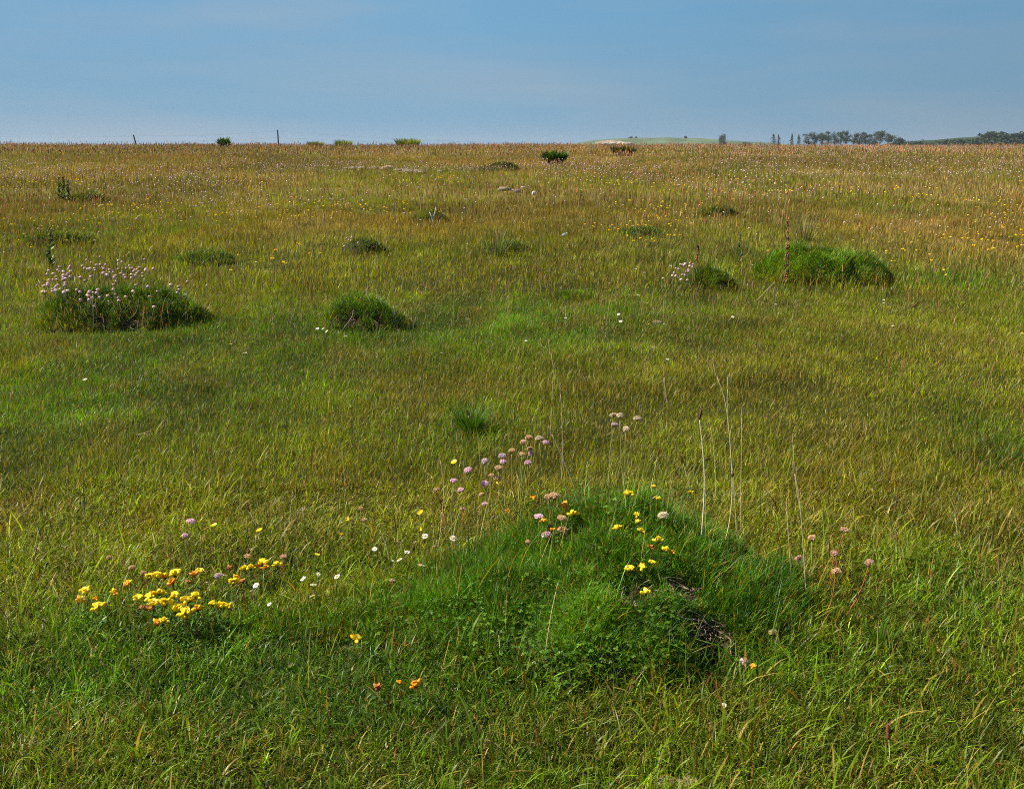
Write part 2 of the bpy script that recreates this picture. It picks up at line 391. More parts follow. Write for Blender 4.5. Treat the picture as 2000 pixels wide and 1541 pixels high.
# ------------------------------------------------------------------ the sward: every blade a leaf of its own
def scatter(n, y0, y1, margin=1.24):
    """random points over the visible wedge of the field (and a step to either side)"""
    yo = max(y0, 1.4); old = .295 * (y1 ** 2 - yo ** 2) + .35 * (y1 - yo)       # n is counted over the framed wedge; the same density goes beyond it
    k, c = .5 * margin, 1.1; new = k / 2 * (y1 ** 2 - y0 ** 2) + c * (y1 - y0)
    n = int(n * new / old)
    gy = np.linspace(y0, y1, 2000); cdf = k / 2 * (gy ** 2 - y0 ** 2) + c * (gy - y0)
    y = np.interp(rng.random(n) * cdf[-1], cdf, gy)
    x = rng.uniform(-1, 1, n) * (k * y + c)
    return x, y
def in_mound(x, y, lim=.030):
    r = np.zeros(len(x), bool)
    for m in MOUNDS:
        k = (x > m.x0) & (x < m.x1) & (y > m.y0) & (y < m.y1)
        if k.any(): r[k] |= m.rel(x[k], y[k]) > lim
    return r
BARE = [(*gpt(1320, 1530)[:2], .042, .018), (*gpt(1235, 1548)[:2], .02, .01)]
def bare(x, y):
    r = np.zeros(len(x), bool)
    for cx, cy, a, b in BARE: r |= ((x - cx) / a) ** 2 + ((y - cy) / b) ** 2 < 1
    return r
def turf(mb, n, y0, y1, Lm, wm, seg, dens_noise=.35, upright=.5):
    x, y = scatter(n, y0, y1); n = len(x)
    clump = fnoise(x / .12 + 9, y / .12 + 4, 2)
    k = (rng.random(n) < (1 - dens_noise) + dens_noise * 2 * clump) & ~in_mound(x, y) & ~bare(x, y)
    x, y, clump = x[k], y[k], clump[k]; n = len(x)
    h = fnoise(x / .45 + 70, y / .45 + 20, 2)
    L = Lm * (.45 + 1.0 * h + .22 * (1 - sstep(2.0, 3.4, y))) * np.exp(rng.normal(0, .33, n))
    w = wm * np.exp(rng.normal(0, .28, n))
    # neighbours lean together: heading follows a slow field with scatter, combed by the wind to the right
    az = 2 * math.pi * 1.6 * fnoise(x / .35 + 3, y / .35 + 8, 2) + rng.normal(0, 2.0, n)
    th0 = np.abs(rng.normal(.12, .30, n)) * (1.5 - upright); bend = np.abs(rng.normal(.6, .5, n)) * (1.5 - upright)
    blades(mb, np.stack([x, y, surf(x, y) - .004], 1), L, w, az, th0, bend, sward(x, y), seg)
S = 1.0
mb = MB()
turf(mb, int(230000 * S), .75, 3.3, .026, .0022, 3, upright=.05)
turf(mb, int(60000 * S), .75, 3.3, .040, .0030, 4, upright=-.1)
turf(mb, int(5000 * S), .75, 3.3, .062, .0036, 5, upright=.20)
turf(mb, int(560000 * S), 3.2, 7.2, .034, .0020, 2, upright=.6)
turf(mb, int(420000 * S), 7.0, 16, .056, .0040, 2, upright=.9)
turf(mb, int(360000 * S), 15.5, 42, .08, .009, 1, upright=1.1)
turf(mb, int(130000 * S), 41, 97, .12, .035, 1, upright=1.15)
tag(mb.build('grass', M['grass'], smooth=True), kind='stuff')

# seed-bearing stems of the hay grasses: sparse close by, a pink-brown mist up the slope
def hay(mb, n, y0, y1, Lm, sw, hw, tanpow=1.0, keep=None):
    x, y = scatter(n, y0, y1); n = len(x)
    k = ~in_mound(x, y) & (rng.random(n) < (keep(x, y) if keep else 1))
    x, y = x[k], y[k]; n = len(x)
    L = Lm * np.exp(rng.normal(0, .25, n)); az = rng.normal(-.2, 1.2, n); th = np.abs(rng.normal(.05, .10, n)); bd = np.abs(rng.normal(.18, .15, n))
    c = np.where(rng.random((n, 1)) < .55, np.array([.33, .27, .10]), np.array([.20, .21, .05])) * np.exp(rng.normal(0, .2, (n, 1)))
    p = np.stack([x, y, terrain(x, y)], 1)
    blades(mb, p, L, sw, az, th, bd, c, 2)
    # the panicle sits on the upper third
    thm = th + bd * .5; o = np.stack([np.cos(az) * np.sin(thm), np.sin(az) * np.sin(thm), np.cos(thm)], 1)
    hb = p + o * (L * .68)[:, None]
    pal = np.array([[.46, .27, .11], [.42, .22, .09], [.50, .36, .17], [.38, .17, .07], [.32, .24, .07]])
    px = np.clip(sstep(-.1, .35, x / y) * .6 + .2, 0, 1)
    hc = pal[rng.integers(0, 5, n)] * (1 - .25 * px[:, None]) + np.array([.40, .22, .17]) * .25 * px[:, None]
    q = fnoise(x / 3.1 + 7, y / 6 + 51, 3)[:, None]; hc = hc * np.exp(rng.normal(0, .25, (n, 1))) * (1.3 - .5 * sstep(.42, .62, q)) * np.where(q < .42, np.array([1.1, .95, .95]), 1.0)
    for tw in (0, 1.4):
        blades(mb, hb, L * .36, hw, az, thm, bd * .5, hc, 2, twist=np.full(n, tw))
mb = MB()
hay(mb, 500, 2.2, 6.5, .13, .0012, .0035)
hay(mb, 4200, 5.5, 13, .17, .0018, .005, keep=lambda x, y: .25 + .75 * sstep(.4, .65, fnoise(x / 1.2 + 6, y / 1.6, 2)))
hay(mb, 21000, 11, 36, .19, .004, .011, keep=lambda x, y: np.clip((far_tan(x, y) * 1.1 + .05) * (.25 + 1.5 * sstep(.4, .62, fnoise(x / 1.7 + 77, y / 3.2 + 41, 3))), 0, 1))
hay(mb, 26000, 34, 97, .24, .012, .035, keep=lambda x, y: np.clip(.3 + far_tan(x, y), 0, 1))
# fine bare stems rising round the big hummock
n = 420; x = np.concatenate([rng.normal(-.02, .16, 170), rng.normal(.36, .16, 130), rng.uniform(-.7, 1.0, 120)]); y = np.concatenate([rng.normal(2.58, .16, 170), rng.normal(2.75, .2, 130), rng.uniform(1.9, 3.6, 120)])
c = np.where(rng.random((n, 1)) < .5, np.array([.30, .28, .08]), np.array([.17, .21, .03])) * np.exp(rng.normal(0, .25, (n, 1)))
blades(mb, np.stack([x, y, surf(x, y)], 1), rng.uniform(.07, .2, n), .0016, rng.uniform(0, 6.28, n), np.abs(rng.normal(0, .22, n)), np.abs(rng.normal(.15, .2, n)), c, 4)
tag(mb.build('flowering_grass', M['dry'], smooth=True), kind='stuff')

# bare sandy soil showing at the bottom edge
mb = MB()
for cx, cy, a, b in BARE:
    for i in range(34):
        r = math.sqrt(random.random()); an = random.random() * 6.283
        x, y = cx + a * r * math.cos(an), cy + b * r * math.sin(an)
        blob(mb, (x, y, float(terrain(x, y)) + .001), [random.uniform(.005, .016), random.uniform(.005, .013), random.uniform(.001, .0035)], jit((.21, .155, .075), .3), 7, 4, .2)
tag(mb.build('sandy_soil', M['stone']), kind='stuff')

# ------------------------------------------------------------------ hummocks: soil mound, grass, clover, exposed roots
def build_mound(m, name, label, green, Lb, wb, dens, seg, hang, strands, clover=0, group='turf hummocks'):
    cx, cy = m.domes[0][0], m.domes[0][1]; zc = float(terrain(cx, cy))
    root = thing(name, (cx, cy, zc), label, 'hummock', group)
    step = 0.012 if seg > 3 else max(.02, (m.x1 - m.x0) / 45)
    gx = np.arange(m.x0, m.x1, step); gy = np.arange(m.y0, m.y1, step)
    X, Y = np.meshgrid(gx, gy, indexing='ij'); R = m.rel(X, Y); Z = terrain(X, Y) + np.where(R > .002, R, -.02)
    nr, nc = X.shape; idx = np.arange(nr * nc).reshape(nr, nc)
    q = np.stack([idx[:-1, :-1], idx[1:, :-1], idx[1:, 1:], idx[:-1, 1:]], -1).reshape(-1, 4)
    keep = (R.ravel()[q] > .001).any(1); q = q[keep]
    nn = fnoise(X.ravel() / .03, Y.ravel() / .03, 2)[:, None]
    c = np.array([.030, .030, .012]) * (.6 + .8 * nn)
    for (dx, dy, r, dep) in m.dents:
        w = np.exp(-((X.ravel() - dx) ** 2 + (Y.ravel() - dy) ** 2) / (r * 1.2) ** 2)[:, None]; c = c * (1 - w) + np.array([.030, .017, .010]) * w
    mb = MB(); mb.add(np.stack([X - cx, Y - cy, Z - zc], -1).reshape(-1, 3), np.concatenate([q[:, [0, 1, 2]], q[:, [0, 2, 3]]]), c)
    mb.build('soil_mound', M['soil'], root)
    # leaves
    area = (R > .008).sum() * step * step
    n = int(area * dens)
    k = rng.choice(np.flatnonzero((R > .006).ravel()), n)
    x = X.ravel()[k] + rng.uniform(-.5, .5, n) * step; y = Y.ravel()[k] + rng.uniform(-.5, .5, n) * step
    ok = np.ones(n, bool)
    for (dx, dy, r, dep) in m.dents: ok &= ((x - dx) ** 2 + np.where(y < dy, .75, 1.3) * (y - dy) ** 2 > (r * (.8 + .45 * rng.random(n))) ** 2)
    x, y = x[ok], y[ok]; n = len(x)
    e = .03; r0 = m.rel(x, y)
    sxx = (m.rel(x + e, y) - m.rel(x - e, y)) / (2 * e); syy = (m.rel(x, y + e) - m.rel(x, y - e)) / (2 * e)
    slope = np.hypot(sxx, syy)
    az = np.arctan2(-syy, -sxx) + rng.normal(0, 1.9, n) + 1.8 * (fnoise(x / .11 + 4, y / .11, 2) - .5)
    clump = fnoise(x / .07 + 3, y / .07 + 8, 2)
    L = Lb * (.35 + 1.3 * clump) * np.exp(rng.normal(0, .25, n)) * (.55 + .45 * np.clip(r0 / .06, 0, 1))
    th0 = np.clip(slope, 0, 1.4) * .25 + np.abs(rng.normal(.1, .28, n)); bd = hang * np.abs(rng.normal(.7, .5, n))
    L = L * np.where(rng.random(n) < .035, rng.uniform(1.6, 2.6, n), 1.0)
    g = np.array(green); hue = fnoise(x / .16 + 30, y / .16 + 2, 2)[:, None]
    c = g * (1 + 1.5 * (hue - .5)) * np.exp(rng.normal(-.05, .42, (n, 1))) + np.array([.035, .015, 0]) * np.clip(hue - .5, 0, 1) * 2
    edge = np.clip(1.0 - r0 / (.06 if m is BIG else .40 * R.max()), 0, 1) * .85 + .10; c = np.where((rng.random(n) < edge)[:, None], sward(x, y) , c)
    rr = rng.random((n, 1)); c = np.where(rr < .07, STRAW * (.5 + .6 * rng.random((n, 1))), c); c = np.where((rr > .05) & (rr < .085), RUST, c)
    p = np.stack([x - cx, y - cy, terrain(x, y) + r0 - .003 - zc], 1)
    mb = MB(); blades(mb, p, L, wb * np.exp(rng.normal(0, .25, n)), az, th0, bd, np.clip(c * np.array([1.3, 1.25, .75]), .004, .7), seg)
    mb.build('grass_tuft', M['grass'], root)
    # exposed, bleached roots and dead leaves in the hollows
    if strands and m.dents:
        for (dx, dy, r, dep) in m.dents:
            mb = MB()
            for i in range(strands):
                an = random.uniform(0, 6.283); rr_ = r * random.uniform(.1, 1.05)
                x0, y0 = dx + rr_ * math.cos(an), dy + rr_ * math.sin(an) * .8
                z0 = float(surf(x0, y0)) + random.uniform(.002, .02) + .25 * dep
                an2 = an + random.uniform(1.0, 2.4); l = r * random.uniform(.6, 1.5)
                x1, y1 = x0 + l * math.cos(an2), y0 + l * math.sin(an2) * .7 - .01
                z1 = float(surf(x1, y1)) + random.uniform(.0, .015)
                cc = jit(random.choice([(.44, .36, .24), (.34, .25, .16), (.20, .13, .08), (.09, .055, .03), (.07, .04, .025)]), .25)
                tube(mb, arc((x0 - cx, y0 - cy, z0 - zc + .004), (x1 - cx, y1 - cy, z1 - zc + .006), .22, 6, .03), wb * .55, wb * .3, cc, 4)
            mb.build('exposed_roots', M['dry'], root)
    return root, (cx, cy, zc)
big_root, BC = build_mound(BIG, 'turf_hummock', 'big green hummock in the foreground with a root-filled hollow in its front',
                           (.046, .136, .004), .034, .0017, 105000, 3, .8, 60)
for m, (px, dn, cg, bl, lb) in zip(HM, HUM):
    y = m.domes[0][1]
    build_mound(m, 'turf_hummock', lb, cg, bl * .58, max(.0020, .00042 * y), 42000 if y < 8 else 16000 * (9 / y), 3 if y < 8 else 2, .8, 22 if y < 9 else 0)

# round clover leaves matting the foot of the big hummock (front left)
def clover(parent, origin, spots, n):
    mb = MB()
    for _ in range(n):
        u, v, su, sv = random.choice(spots)
        p = at_height(random.gauss(u, su), random.gauss(v, sv), 0)
        x, y = p[0], p[1]
        if any((x - d[0]) ** 2 + (y - d[1]) ** 2 < (d[2] * 1.35) ** 2 for d in BIG.dents): continue
        h = random.uniform(.006, .034); z = float(surf(x, y)) + h
        az = random.uniform(0, 6.283); c = jit(random.choice([(.06, .145, .008), (.09, .18, .010), (.045, .11, .007)]), .25)
        s = random.uniform(.0020, .0048); tl = np.array([random.gauss(0, .25), random.gauss(-.15, .25), 1.0]); X, Y, Z = frame(tl)
        for k in range(3):
            a = az + k * 2.094; d = math.cos(a) * X + math.sin(a) * Y; e = -math.sin(a) * X + math.cos(a) * Y
            ctr = np.array([x, y, z]) - np.array(origin)
            P = [ctr, ctr + d * s * .5 + e * s * .55 + Z * s * .15, ctr + d * s * 1.25 + e * s * .55, ctr + d * s * 1.5, ctr + d * s * 1.25 - e * s * .55, ctr + d * s * .5 - e * s * .55 + Z * s * .15]
            mb.add(P, [[0, 3, 1], [1, 3, 2], [0, 5, 3], [5, 4, 3]], c)
    o = mb.build('clover_leaves', M['stem'], parent)
    o['kind'] = 'stuff'; return o
clover(big_root, BC, [(1060, 1265, 110, 40), (1180, 1300, 90, 30), (940, 1200, 120, 50), (1250, 1270, 80, 40), (860, 1180, 110, 50), (1150, 1150, 130, 70), (1130, 985, 50, 12), (1250, 985, 60, 14)], 2300)

# ------------------------------------------------------------------ far country
def hill(name, pts, depth, col, seed, y):
    """a ridge: pts (u, v) give its skyline at distance y"""
    us = np.arange(pts[0][0], pts[-1][0] + 1, 6.0); vs = np.interp(us, [p[0] for p in pts], [p[1] for p in pts])
    tt = np.linspace(-1, 1, 25); V = []; C = []
    x = np.array([at_depth(a, b, y)[0] for a, b in zip(us, vs)]); top = np.array([at_depth(a, b, y)[2] for a, b in zip(us, vs)]) + .8
    n1 = fnoise(us / 14 + seed, us * 0 + seed, 3) - .5
    for t in tt:
        z = -1.5 + (top + 1.5 + n1 * 1.2) * math.cos(t * math.pi / 2) ** 1.4
        yy = y + depth * t
        V.append(np.stack([x * (1 + .0 * t), np.full(len(x), yy), z], 1))
        nn = fnoise(us / 30 + seed, np.full(len(us), t * 4.0 + seed), 3)[:, None]
        C.append(np.array(col) * (.65 + .7 * nn))
    nr, nc = len(tt), len(us); idx = np.arange(nr * nc).reshape(nr, nc)
    q = np.stack([idx[:-1, :-1], idx[:-1, 1:], idx[1:, 1:], idx[1:, :-1]], -1).reshape(-1, 4)
    mb = MB(); mb.add(np.concatenate(V), np.concatenate([q[:, [0, 1, 2]], q[:, [0, 2, 3]]]), np.concatenate(C))
    return tag(mb.build(name, M['hill']), kind='structure')
hill('hill', [(1085, 292), (1130, 280), (1165, 275), (1200, 272), (1250, 270.5), (1310, 270), (1370, 272), (1420, 276), (1475, 279), (1530, 283), (1640, 291)], 260, (.080, .112, .060), 3.0, 1900.0)
hill('far_ridge', [(1700, 291), (1760, 279), (1810, 276), (1870, 271.5), (1930, 267), (2010, 260), (2120, 260), (2250, 264), (2400, 290)], 160, (.020, .036, .013), 8.0, 1600.0)
# the pale sandy face cut into the hill's left shoulder
mb = MB()
fx0 = at_depth(1163, 281, 1712)
for i in range(150):
    u = random.uniform(1166, 1232); f = (u - 1166) / 66
    v = 281.5 - random.uniform(0, 1) * (5.8 * math.sin(math.pi * min(1, f * .8 + .15)))
    p = at_depth(u, v, 1716 + (281 - v) * 9)
    blob(mb, p, [random.uniform(2, 5), 3.0, random.uniform(.6, 1.3)], jit((.33, .25, .18), .22), 6, 4, .15)
tag(mb.build('sand_cliff', M['stone']), kind='structure')

def tree(u, vt, y, w_px, kind, label, group=None, vb=None, lean=0.0, cat='tree', col=(.040, .062, .026), name='tree', leaf=None):
    base = at_depth(u, 284, y); base[2] = -1.0 if vb is None else at_depth(u, vb, y)[2]
    top = at_depth(u, vt, y); H = top[2] - base[2]; Wd = w_px * y / F_PX
    root = thing(name, base, label, cat, group)
    tr, cr = MB(), MB()
    lx = lean * H
    if kind != 'bush':
        tube(tr, [(0, 0, -1), (lx * .1, 0, H * .3), (lx * .4, 0, H * .6), (lx, 0, H * .93)], H * .022, H * .004, (.060, .048, .036), 6)
    n = 1500 if kind != 'poplar' else 600
    ctr = []
    if kind == 'tall':                                   # windswept, flat-topped, bare-stemmed
        for i in range(random.randint(13, 16)):
            f = random.uniform(.34, .96); s = Wd * .5 * (.85 if f > .5 else .6)
            c = np.array([lx * f + random.uniform(-1, 1) * s, random.uniform(-1, 1) * Wd * .4, H * f])
            ctr.append((c, Wd * random.uniform(.17, .30), H * random.uniform(.05, .09)))
            tube(tr, [(lx * f * .6, 0, H * max(.28, f - .32)), tuple((c + np.array([lx * f * .6, 0, H * (f - .12)])) / 2 + np.array([0, 0, -H * .02])), tuple(c)], H * .010, H * .003, (.060, .048, .036), 4)
        for i in range(3):
            ctr.append((np.array([random.uniform(-1, 1) * Wd * .5, random.uniform(-1, 1) * Wd * .4, H * random.uniform(.05, .16)]), Wd * .3, H * .07))
    elif kind == 'poplar':
        for i in range(10):
            f = .12 + .84 * i / 9; s = Wd * .42 * math.sin(math.pi * min(1, f * .9 + .1)) ** .7
            ctr.append((np.array([random.uniform(-.2, .2) * Wd + lx * f, random.uniform(-.2, .2) * Wd, H * f]), s, H * .07))
    elif kind == 'round':
        for i in range(11):
            an = random.uniform(0, 6.28); rr = math.sqrt(random.random()) * Wd * .34; f = random.uniform(.32, .9)
            k = math.sqrt(max(.05, 1 - ((f - .55) / .5) ** 2))
            ctr.append((np.array([rr * k * math.cos(an), rr * k * math.sin(an), H * f]), Wd * random.uniform(.14, .24), H * random.uniform(.08, .14)))
            tube(tr, [(0, 0, H * .2), tuple(ctr[-1][0])], H * .012, H * .003, (.06, .048, .036), 4)
    else:
        for i in range(9):
            a = random.uniform(-1, 1); f = random.uniform(.15, .8) * math.sqrt(max(.1, 1 - a * a))
            ctr.append((np.array([a * Wd * .40, random.uniform(-.3, .3) * Wd, H * f]), Wd * random.uniform(.12, .22), H * random.uniform(.14, .24)))
        tube(tr, [(0, 0, -1), (0, 0, H * .5)], H * .03, H * .01, (.06, .048, .036), 5)
    lf = leaf or max(.42, Wd * .045)
    P = []; C = []
    for i in range(n):
        c, rw, rh = random.choice(ctr)
        d = np.random.default_rng(i * 7 + int(u * 13)).normal(0, .55, 3) * np.array([rw, rw, rh]) * 1.2
        p = c + d; X, Y, Z = frame(np.array([random.gauss(0, 1), random.gauss(0, 1), random.gauss(.4, 1)])); s = lf * random.uniform(.6, 1.5)
        P += [p - X * s, p + X * s, p + Y * s * 1.5 + Z * s * .3]; C += [jit(col, .35)] * 3
    cr.add(P, np.arange(len(P)).reshape(-1, 3), np.array(C))
    tr.build('trunk', M['bark'], root); cr.build('crown', M['far'], root)
    return root
tree(1510.5, 263, 1250, 9, 'poplar', 'first of four narrow columnar poplars on the skyline, left of the tree row', 'columnar trees on the skyline', name='columnar_tree')
tree(1520.5, 264, 1250, 6, 'poplar', 'second, thinner columnar poplar standing close beside the first on the skyline', 'columnar trees on the skyline', name='columnar_tree')
tree(1546.5, 262, 1250, 6, 'poplar', 'third columnar poplar, a lone slim spire in the gap before the tree row', 'columnar trees on the skyline', name='columnar_tree')
tree(1560.5, 264, 1250, 7, 'poplar', 'fourth columnar poplar, right beside the left end of the tall tree row', 'columnar trees on the skyline', name='columnar_tree')
RW = [(1577, 258.5, 18), (1592, 257, 17), (1604, 257, 14), (1617, 258, 15), (1629, 257.5, 15), (1641, 257, 14), (1651, 257, 12), (1665, 257, 15), (1677, 258, 14), (1690, 259.5, 17), (1706, 258, 18), (1718, 257, 18), (1733, 261, 17)]
RL = ['leftmost and lowest-branched', 'second from the left', 'third from the left', 'fourth from the left', 'fifth from the left', 'sixth from the left', 'seventh from the left, just before the gap',
      'eighth from the left, just after the gap', 'ninth from the left', 'tenth, slightly lower', 'eleventh, bushier', 'twelfth, broad and tall', 'rightmost, lower and sloping']
for (u, v, w), l in zip(RW, RL):
    tree(u, v, 1250 + random.uniform(-25, 25), w, 'tall', 'tall windswept tree in the skyline row, ' + l, 'row of tall trees on the skyline', lean=random.uniform(.02, .12), name='tall_tree')
tree(1755, 270, 1230, 34, 'bush', 'dark rounded bush at the right foot of the tall tree row', None, cat='bush', name='bush', col=(.028, .050, .020))
tree(1701, 272, 1225, 26, 'bush', 'dark low bush under the right half of the tall tree row', None, cat='bush', name='bush', col=(.028, .050, .020))
tree(1411, 263, 1700, 17, 'round', 'lone round-crowned tree on the right slope of the pale green hill', None, name='round_tree')
tree(1338, 266, 1850, 6, 'bush', 'tiny dark bush on the top of the pale green hill', None, vb=271, cat='bush', name='bush')
tree(1232, 267, 1880, 11, 'bush', 'dark leaning bush on the hill above the pale sandy cliff', None, vb=273, cat='bush', name='bush', col=(.03, .045, .024))
tree(1242, 267, 1880, 6, 'bush', 'small dark bush right beside the leaning one above the sandy cliff', None, vb=273, cat='bush', name='bush', col=(.03, .045, .024))
tree(1460, 276, 1650, 20, 'bush', 'flat dark scrub where the pale hill runs out to the right', None, cat='bush', name='bush')
WOOD = [(1782, 277, 14), (1800, 276, 16), (1822, 277, 18), (1845, 274, 20), (1862, 272, 17), (1880, 273, 18), (1897, 272, 16), (1914, 268, 16), (1926, 267, 16), (1942, 258, 17), (1956, 266, 18), (1968, 265, 20), (1980, 263, 18), (1992, 256, 18), (2006, 254, 22), (2024, 252, 24), (2046, 254, 26)]
WLB = {1942: 'taller round tree standing out of the dark wood near the right edge', 1992: 'tall dark tree of the wood at the very right edge of the photo', 1782: 'lowest, leftmost bush of the dark wood on the right horizon',
       1862: 'small hump-shaped tree at the thin left end of the dark wood'}
for (u, v, w) in WOOD:
    tree(u, v, 1150 + random.uniform(-40, 40), w * 3.0, 'bush' if u not in WLB or u < 1900 else 'round', WLB.get(u, 'dark bushy tree in the unbroken wood at the right edge of the horizon'), 'trees of the dark wood on the right', col=(.030, .052, .022), name='bushy_tree')

# ------------------------------------------------------------------ wire fence on the crest
fl = thing('wire_fence', (at_depth(542, 285, 84)[0], 84, float(terrain(at_depth(542, 285, 84)[0], 84))), 'old wire fence on the skyline: a leaning post, an upright post and thin wires', 'fence')
FO = np.array(fl.location)
def post(u, vt, lean, w, y=84.0):
    b = at_depth(u, 285, y); b[2] = float(terrain(b[0], y)) - .25
    t = at_depth(u + lean, vt, y)
    mb = MB(); p = [b + (t - b) * f for f in (0, .35, .7, .985, 1.0)]
    tube(mb, [q - FO for q in p], w, w * .85, np.array([jit((.10, .085, .068), .2) for _ in p]), 7)
    mb.build('fence_post', M['wood'], fl); return t, b
T1 = post(268.5, 264, -8, .06); T2 = post(544, 254, -2, .06); T3 = post(992, 278.5, 0, .05, 88.0); T0 = post(-60, 264, 1, .06)
for a, b in ((T0, T1), (T1, T2), (T2, T3)):
    for f in (.93, .62):
        A = a[1] + (a[0] - a[1]) * f; B = b[1] + (b[0] - b[1]) * f
        mb = MB(); t = np.linspace(0, 1, 12)[:, None]; P = A + (B - A) * t; P[:, 2] -= .12 * np.sin(t[:, 0] * math.pi)
        tube(mb, P - FO, .004, .004, (.22, .21, .20), 4); mb.build('wire', M['wood'], fl)

# ------------------------------------------------------------------ bushes and leafy clumps standing in the field
def leafy_clump(u0, u1, vb, vt, label, cat, name, cols, n, up, w, parts='leaves', dead=0.0):
    um = (u0 + u1) / 2; c = at_height(um, vb); y = c[1]; rx = (u1 - u0) / 2 * y / F_PX; H = (vb - vt) * y / F_PX
    z0 = float(terrain(c[0], y + rx * .6)); root = thing(name, (c[0], y + rx * .6, z0), label, cat)
    a = rng.uniform(0, 6.283, n); r = np.sqrt(rng.random(n)); th = r * (1.25 - up) + np.abs(rng.normal(0, .12, n))
    p = np.stack([np.cos(a) * r * rx * .45, np.sin(a) * r * rx * .45, np.zeros(n)], 1)
    p[:, 2] = terrain(p[:, 0] + c[0], p[:, 1] + y + rx * .6) - z0
    L = np.minimum(H / np.maximum(np.cos(th), .35), rx * 1.0 / np.maximum(np.sin(th), .25)) * rng.uniform(.55, 1.12, n)
    cc = np.array([jit(random.choice(cols), .35) for _ in range(n)])
    if dead: k = rng.random(n) < dead; cc[k] = np.array([.26, .19, .09])
    mb = MB(); blades(mb, p, L, w * np.exp(rng.normal(0, .25, n)), a, th * .7, np.abs(rng.normal(.3, .25, n)), cc, 3)
    mb.build(parts, M['grass'], root)
    mb = MB()
    for i in range(7):
        an = random.uniform(0, 6.283); rr = random.uniform(.1, .6) * rx
        tube(mb, arc((0, 0, -.02), (math.cos(an) * rr, math.sin(an) * rr, H * random.uniform(.5, .9)), .1, 5), w * .4, w * .2, (.10, .07, .04), 4)
    mb.build('stems', M['dry'], root); return root
DK = [(.026, .066, .008), (.036, .085, .010), (.05, .10, .010)]
leafy_clump(1061, 1107, 323, 298, 'round dark green bush in the far middle of the field', 'bush', 'round_bush', DK, 900, .3, .045)
leafy_clump(1188, 1252, 307, 288, 'wide spiky dark clump near the crest, right of the round dark bush', 'bush', 'rush_clump', [(.045, .070, .018), (.035, .055, .016), (.09, .09, .03)], 700, .55, .05, dead=.12)
leafy_clump(424, 448, 289, 270, 'small dark bush on the skyline between the two fence posts', 'bush', 'round_bush', DK, 420, .4, .08)
leafy_clump(752, 836, 289, 272, 'pale green reedy clump on the skyline, the larger one near the middle', 'grass clump', 'reed_clump', [(.17, .22, .035), (.12, .18, .025), (.22, .23, .05)], 800, .75, .05)
leafy_clump(640, 696, 289, 275, 'pale green reedy clump on the skyline, the smaller one left of the large one', 'grass clump', 'reed_clump', [(.17, .22, .035), (.12, .18, .025), (.22, .23, .05)], 500, .75, .05)
leafy_clump(585, 640, 289, 277, 'low pale green clump on the skyline, right of the upright fence post', 'grass clump', 'reed_clump', [(.15, .19, .04), (.12, .16, .035)], 400, .75, .045)
leafy_clump(1480, 1512, 522, 488, 'pale tuft of long grass at the left end of the bright green dome', 'grass clump', 'grass_tuft', [(.12, .16, .03), (.2, .2, .06)], 160, .8, .005, dead=.3)
leafy_clump(1545, 1605, 478, 418, 'tall pale tuft of hay grass behind the bright green dome', 'grass clump', 'grass_tuft', [(.22, .21, .07), (.16, .18, .04), (.30, .26, .12)], 110, .85, .007, dead=.3)
leafy_clump(880, 960, 850, 800, 'fresh dark green grass tuft in the middle of the turf behind the big hummock', 'grass clump', 'grass_tuft', [(.05, .13, .006), (.07, .15, .006)], 260, .5, .0032)
leafy_clump(1690, 1760, 1275, 1205, 'fresh green grass tuft to the right of the big hummock', 'grass clump', 'grass_tuft', [(.06, .15, .006), (.09, .17, .006)], 110, .5, .003)
leafy_clump(940, 1000, 505, 440, 'loose tuft of tall grass in mid field left of the low hummock', 'grass clump', 'grass_tuft', [(.12, .17, .04), (.09, .15, .03)], 80, .85, .006, dead=.25)

# ------------------------------------------------------------------ stones, feather, twigs
def stone(u, v, wpx, hpx, col, label, name='stone'):
    p = at_height(u, v + hpx * .4); y = p[1]; s = y / F_PX
    mb = MB()
    blob(mb, (0, 0, hpx * s * .30), [wpx * s / 2, wpx * s * .36, hpx * s * .62], jit(col, .1), 12, 8, .10)
    o = mb.build(name, M['stone'], None, (p[0], p[1], float(surf(p[0], y)))); o.rotation_euler = (0, random.uniform(-.1, .1), random.uniform(-.4, .4))
    return tag(o, label, 'stone')
stone(1285, 631, 24, 10, (.15, .115, .08), 'smooth grey-brown stone lying in the turf in front of the small thrift hummock')
stone(297, 343.5, 8, 4, (.60, .55, .47), 'pale stone far up the field on the left, the left one of two')
stone(375, 341, 9, 4, (.70, .64, .54), 'pale stone far up the field on the left, the brighter right one of two')
stone(985, 370, 26, 8, (.22, .16, .13), 'flat brown stone at the left end of the stony patch up the field')
stone(1012, 374, 18, 7, (.16, .12, .10), 'dark brown stone in the middle of the stony patch up the field')
stone(1043, 378, 9, 8, (.66, .60, .54), 'small white stone at the right end of the stony patch up the field')
stone(1022, 367, 12, 4, (.50, .42, .34), 'thin pale stone behind the dark brown one in the stony patch')
stone(757, 326, 18, 4, (.48, .38, .29), 'low tan stone at the end of the sandy streak far up the field')
mb = MB()
for i in range(36):                                     # the sandy streaks beneath the crest
    u, v = random.choice([(random.uniform(672, 775), random.gauss(331, 1.2)), (random.uniform(775, 865), random.gauss(336, 1.5))])
    p = at_height(u, v); blob(mb, (p[0], p[1], float(surf(p[0], p[1])) + .02), [random.uniform(.08, .22), random.uniform(.08, .2), random.uniform(.02, .05)], jit((.27, .21, .15), .2), 7, 4, .15)
tag(mb.build('sandy_streak', M['stone']), kind='stuff')

